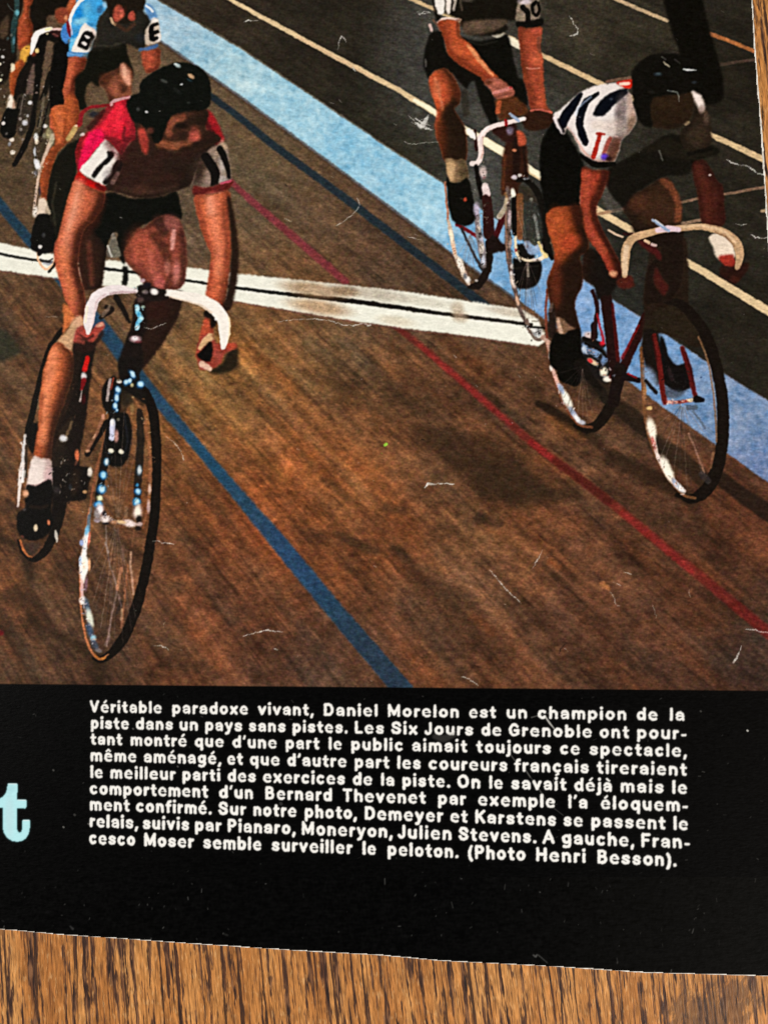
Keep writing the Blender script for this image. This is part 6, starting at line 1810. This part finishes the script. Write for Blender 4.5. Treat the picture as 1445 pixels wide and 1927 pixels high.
def mat_wood():
    """rosewood-like veneer: tan ground, dark broken pores running up the table"""
    m = bpy.data.materials.new("veneer_wood")
    nt, b = nodes(m)
    L = nt.links.new
    tc = new(nt, 'ShaderNodeTexCoord')

    def noise_n(scale, rot=0.0, detail=4.0, rough=0.6, src=None, dist=0.0, w=None):
        mp = new(nt, 'ShaderNodeMapping')
        mp.vector_type = 'TEXTURE'
        mp.inputs['Scale'].default_value = tuple(1.0 / s for s in scale)
        mp.inputs['Rotation'].default_value = (0, 0, rot)
        L(src or tc.outputs['Object'], mp.inputs['Vector'])
        nz = new(nt, 'ShaderNodeTexNoise')
        nz.inputs['Scale'].default_value = 1.0
        nz.inputs['Detail'].default_value = detail
        nz.inputs['Roughness'].default_value = rough
        nz.inputs['Distortion'].default_value = dist
        L(mp.outputs['Vector'], nz.inputs['Vector'])
        return nz.outputs['Fac']

    def ramp(fac, stops):
        r = new(nt, 'ShaderNodeValToRGB')
        e = r.color_ramp.elements
        e[0].position, e[0].color = stops[0][0], stops[0][1]
        e[1].position, e[1].color = stops[-1][0], stops[-1][1]
        for p, c in stops[1:-1]:
            x = e.new(p)
            x.color = c
        L(fac, r.inputs['Fac'])
        return r.outputs['Color']

    def mix(f, a, c, mode='MIX'):
        n = new(nt, 'ShaderNodeMix', data_type='RGBA', blend_type=mode)
        if isinstance(f, float):
            n.inputs[0].default_value = f
        else:
            L(f, n.inputs[0])
        L(a, n.inputs[6]); L(c, n.inputs[7])
        return n.outputs[2]

    def grey(v):
        return (v, v, v, 1)

    # a gentle wander of the grain
    wob = new(nt, 'ShaderNodeTexNoise')
    wob.inputs['Scale'].default_value = 9.0
    wob.inputs['Detail'].default_value = 1.0
    L(tc.outputs['Object'], wob.inputs['Vector'])
    vm = new(nt, 'ShaderNodeVectorMath', operation='MULTIPLY_ADD')
    vm.inputs[1].default_value = (0.012, 0.0, 0.0)
    L(wob.outputs['Color'], vm.inputs[0])
    L(tc.outputs['Object'], vm.inputs[2])
    P_ = vm.outputs[0]
    R = GRAIN_TILT
    base = ramp(noise_n((150, 16, 1), R, 3, .55, P_), [(.30, (.33, .120, .028, 1)), (.5, (.46, .190, .050, 1)), (.72, (.58, .28, .088, 1))])
    fib = noise_n((2100, 230, 1), R, 3, .6, P_)
    base = mix(.85, base, ramp(fib, [(.30, grey(.36)), (.5, grey(.98)), (.72, grey(1.7))]), 'MULTIPLY')
    fleck = ramp(noise_n((1700, 420, 1), R, 2, .5, P_), [(.58, grey(0)), (.70, grey(1))])
    hl = new(nt, 'ShaderNodeRGB'); hl.outputs[0].default_value = (.86, .54, .24, 1)
    flm = new(nt, 'ShaderNodeMath', operation='MULTIPLY'); flm.inputs[1].default_value = .32
    L(fleck, flm.inputs[0])
    base = mix(flm.outputs[0], base, hl.outputs[0])
    # dark streaks: vein bands, broken into short pores
    band = noise_n((620, 26, 1), R, 3, .62, P_)
    brk = noise_n((1500, 170, 1), R, 3, .65, P_)
    add = new(nt, 'ShaderNodeMath', operation='MULTIPLY_ADD'); add.inputs[1].default_value = .55
    L(brk, add.inputs[0]); L(band, add.inputs[2])
    vein = ramp(add.outputs[0], [(.80, grey(0)), (.845, grey(.9)), (.88, grey(1))])
    vcol = ramp(noise_n((1500, 190, 1), R, 2, .5, P_), [(.35, (.016, .009, .008, 1)), (.50, (.060, .026, .016, 1)), (.64, (.22, .10, .045, 1))])
    base = mix(vein, base, vcol)
    # long thin dark lines running the length of the board
    ln = noise_n((520, 9, 1), R, 2, .5, P_)
    lk = new(nt, 'ShaderNodeMath', operation='MULTIPLY_ADD'); lk.inputs[1].default_value = .22
    L(brk, lk.inputs[0]); L(ln, lk.inputs[2])
    lmask = ramp(lk.outputs[0], [(.705, grey(0)), (.74, grey(.92))])
    lcol = new(nt, 'ShaderNodeRGB'); lcol.outputs[0].default_value = (.030, .014, .010, 1)
    base = mix(lmask, base, lcol.outputs[0])
    thin = ramp(noise_n((2100, 80, 1), R, 2, .55, P_), [(.575, grey(0)), (.65, grey(.8))])
    tcol = new(nt, 'ShaderNodeRGB'); tcol.outputs[0].default_value = (.10, .036, .016, 1)
    base = mix(thin, base, tcol.outputs[0])
    # a darker figured patch, where the grain turns
    ge = new(nt, 'ShaderNodeTexGradient', gradient_type='SPHERICAL')
    gm = new(nt, 'ShaderNodeMapping')
    gm.vector_type = 'TEXTURE'
    gm.inputs['Location'].default_value = KNOT
    gm.inputs['Rotation'].default_value = (0, 0, .35)
    gm.inputs['Scale'].default_value = (.026, .014, 1)
    L(tc.outputs['Object'], gm.inputs['Vector']); L(gm.outputs['Vector'], ge.inputs['Vector'])
    kn = noise_n((420, 150, 1), -.55, 4, .7)
    ka = new(nt, 'ShaderNodeMath', operation='MULTIPLY'); L(kn, ka.inputs[0]); L(ge.outputs['Fac'], ka.inputs[1])
    kf = ramp(ka.outputs[0], [(.26, grey(0)), (.33, grey(.62))])
    kcol = ramp(noise_n((1200, 500, 1), R, 2, .5), [(.35, (.035, .019, .014, 1)), (.65, (.11, .058, .034, 1))])
    base = mix(kf, base, kcol)
    L(base, b.inputs['Base Color'])
    b.inputs['Roughness'].default_value = .40
    b.inputs['Specular IOR Level'].default_value = .35
    bp = new(nt, 'ShaderNodeBump')
    bp.inputs['Strength'].default_value = .35
    bp.inputs['Distance'].default_value = .0003
    L(fib, bp.inputs['Height'])
    L(bp.outputs['Normal'], b.inputs['Normal'])
    return m


# ------------------------------------------------------------------ from the page's grid to the table
cl = np.array(CAM_LOC); fr = np.array(fwd); ri = np.array(right); uu = np.array(up)
TH = math.tan(FOV_V / 2)


def on_table(px, py, h=0.0):
    """points of a sheet lying h above the table top"""
    px = np.asarray(px, float); py = np.asarray(py, float)
    a = (px / PW - 0.5) * 2 * TH * (767.0 / 1024.0)
    c = (0.5 - py / PH) * 2 * TH
    d = fr[None, :] + a.reshape(-1, 1) * ri[None, :] + c.reshape(-1, 1) * uu[None, :]
    t = (h - cl[2]) / d[:, 2]
    return cl[None, :] + t[:, None] * d


THICK = 0.00035
TOPZ = THICK + 0.00002
RIGHT_E = [(-60, 1407), (0, 1416), (85, 1421), (180, 1428), (250, 1434.5), (315, 1438.5), (385, 1443), (430, 1446), (700, 1462), (1200, 1482), (1860, 1502)]
BOTT_E = [(-60, 1744), (0, 1748.5), (120, 1759.5), (200, 1764.5), (360, 1776), (560, 1789), (720, 1798), (829, 1808), (1017, 1817.5), (1215, 1830.5), (1345, 1834), (1445, 1837), (1510, 1838.5)]
rr = np.random.default_rng(21)


def right_edge(y):
    return np.interp(y, [e[0] for e in RIGHT_E], [e[1] for e in RIGHT_E])


def bott_edge(x):
    return np.interp(x, [e[0] for e in BOTT_E], [e[1] for e in BOTT_E])


# wear along the cut edges, where the white stock shows
wy = np.arange(-70, 1870, 2.0)
wear_r = 2.2 + 0.8 * blur(rr.standard_normal((1, len(wy))), 3, 0)[0] * 2.0
wear_r[:] = np.clip(wear_r + 0.9 * np.exp(-((wy - 330) / 160.0) ** 2), 0.8, 5)
wx = np.arange(-70, 1520, 2.0)
wear_b = np.clip(1.0 + 0.9 * blur(rr.standard_normal((1, len(wx))), 3, 0)[0], 0.5, 2.2)

MATS = {'print': mat_print(), 'paper': mat_paper()}
page = bpy.data.objects.new("magazine_page", None)
scn.collection.objects.link(page)
page.location = on_table([720], [960], 0.0)[0]
page["label"] = "worn magazine page with a cycling photograph over a black caption panel"
page["category"] = "magazine page"
bpy.context.view_layer.update()
PINV = page.matrix_world.inverted()
POFF = np.array(page.location)


def add_mesh(name, co, faces_flat, nloops, mat, parent, ink=None, smooth=False):
    me = bpy.data.meshes.new(name)
    nv = len(co)
    me.vertices.add(nv)
    me.vertices.foreach_set('co', np.ascontiguousarray(co, dtype=np.float32).ravel())
    npoly = len(nloops)
    me.loops.add(len(faces_flat))
    me.loops.foreach_set('vertex_index', np.ascontiguousarray(faces_flat, dtype=np.int32))
    me.polygons.add(npoly)
    st_ = np.concatenate([[0], np.cumsum(nloops)[:-1]]).astype(np.int32)
    me.polygons.foreach_set('loop_start', st_)
    if ink is not None:
        at = me.color_attributes.new('ink', 'FLOAT_COLOR', 'POINT')
        rgba = np.ones((nv, 4), np.float32)
        rgba[:, :3] = ink
        at.data.foreach_set('color', rgba.ravel())
    me.materials.append(mat)
    me.update(calc_edges=True)
    me.validate()
    o = bpy.data.objects.new(name, me)
    scn.collection.objects.link(o)
    if parent is not None:
        o.parent = parent
    return o


def quads_of(cv):
    j, i = np.mgrid[0:cv.h - 1, 0:cv.w - 1]
    a = (j * cv.w + i).ravel()
    return np.stack([a + cv.w, a + cv.w + 1, a + 1, a], 1)      # counter-clockwise seen from above


def cut(cv, ylo, yhi_fn):
    """the cells of a canvas that lie on the page, with their ids, points and inks"""
    X, Y = np.meshgrid(cv.xs, cv.ys)
    co = on_table(X.ravel(), Y.ravel(), TOPZ) - POFF
    ink = srgb2lin(cv.img.reshape(-1, 3)) * INK_MAX
    q = quads_of(cv)
    cx = X[:-1, :-1].ravel() + cv.sx / 2; cy = Y[:-1, :-1].ravel() + cv.sy / 2
    keep = (cx < right_edge(cy) - np.interp(cy, wy, wear_r)) & (cy < bott_edge(cx) - np.interp(cx, wx, wear_b))
    keep &= (cy >= ylo) & (cy < yhi_fn(cx))
    labs = np.stack([cv.lab[:-1, :-1].ravel(), cv.lab[1:, :-1].ravel(), cv.lab[:-1, 1:].ravel(), cv.lab[1:, 1:].ravel()], 1)
    return co, ink, q, keep, labs


def piece(name, co, ink, q, parent):
    used, inv = np.unique(q.ravel(), return_inverse=True)
    return add_mesh(name, co[used], inv, np.full(len(q), 4), MATS['print'], parent, ink[used])


# ------------------------------------------------------------------ the table
c4 = on_table([0, 1445, 1445, 0], [1927, 1927, 0, 0], 0.0)
GRAIN_TILT = 0.09
KNOT = tuple(on_table([1335], [1905], 0.0)[0])
wood = mat_wood()
tx, ty, tz = 0.75, 0.55, 0.03
import bmesh
bm = bmesh.new()
bmesh.ops.create_cube(bm, size=1.0)
for v in bm.verts:
    v.co = Vector((v.co.x * tx * 2, v.co.y * ty * 2, v.co.z * tz - tz / 2))
bmesh.ops.bevel(bm, geom=bm.edges[:], offset=0.003, segments=3, affect='EDGES')
me = bpy.data.meshes.new("tabletop")
bm.to_mesh(me)
bm.free()
me.materials.append(wood)
tabletop = bpy.data.objects.new("tabletop", me)
scn.collection.objects.link(tabletop)
tabletop["kind"] = "structure"
tabletop["label"] = "orange brown wooden tabletop with dark broken grain under the page"

# ------------------------------------------------------------------ the sheet of paper
edge = []
ys_e = np.arange(-60, 1838, 6.0)
xs_e = np.arange(1496, -60, -6.0)
for y in ys_e:
    if y < bott_edge(right_edge(y)) - 3:
        edge.append((right_edge(y) + rr.normal(0, 0.35), y))
for x in xs_e:
    edge.append((x, bott_edge(x) + rr.normal(0, 0.25)))
edge.append((-60, -60))
edge = np.array(edge)
n = len(edge)
top = on_table(edge[:, 0], edge[:, 1], THICK) - POFF
bot = top.copy()
bot[:, 2] = 0.00003 - POFF[2]
co = np.concatenate([top, bot])
# outline runs clockwise in the picture, so reverse it to face up
fl = list(range(n))[::-1] + [n + k for k in range(n)]
nl = [n, n]
for k in range(n):
    k2 = (k + 1) % n
    fl += [k, k2, n + k2, n + k]
    nl.append(4)
sheet = add_mesh("paper_sheet", co, np.array(fl), np.array(nl), MATS['paper'], page)
sheet["label"] = "white paper stock showing as a bright worn line along the cut edges"

# ------------------------------------------------------------------ the printed picture and the people and bicycles in it
NO_LIMIT = lambda x: 1e9
coC, inkC, qC, keepC, labsC = cut(C, -1e9, NO_LIMIT)
fid = labsC[:, 0]
photo = piece("printed_photograph", coC, inkC, qC[keepC & (fid == 0)], page)
photo["label"] = "colour photograph of cyclists racing on a banked wooden track"
made = {}
for gid, (nm, lb) in G.items():
    sel = keepC & (fid == gid)
    if sel.sum() < 20:
        continue
    o = piece(nm, coC, inkC, qC[sel], photo)
    o["label"] = lb
    made[gid] = o

# ------------------------------------------------------------------ black caption panel, caption lines and headline letter
co, ink, q, keep, labs = cut(D, -1e9, NO_LIMIT)
fidd = labs.max(1)
panel_d = keep & (fidd == 0)
coF, inkF, qF, keepF, _ = cut(F, -1e9, NO_LIMIT)
nC, nD = len(coC), len(co)
panel = piece("caption_panel", np.concatenate([coC, co, coF]), np.concatenate([inkC, ink, inkF]),
              np.concatenate([qC[keepC & (fid == PANEL)], q[panel_d] + nC, qF[keepF] + nC + nD]), page)
panel["label"] = "black panel below the photograph with a block of white French text"
for li in range(9):
    o = piece("text_line", co, ink, q[keep & (fidd == 101 + li)], panel)
    w0 = LINES[li][1][0][0].strip("(,.'")
    o["label"] = ["first", "second", "third", "fourth", "fifth", "sixth", "seventh", "eighth", "last"][li] + " line of the white caption text"
o = piece("headline_letter", co, ink, q[keep & (fidd == 120)], panel)
o["label"] = "large pale blue letter t cut off by the left edge of the frame"
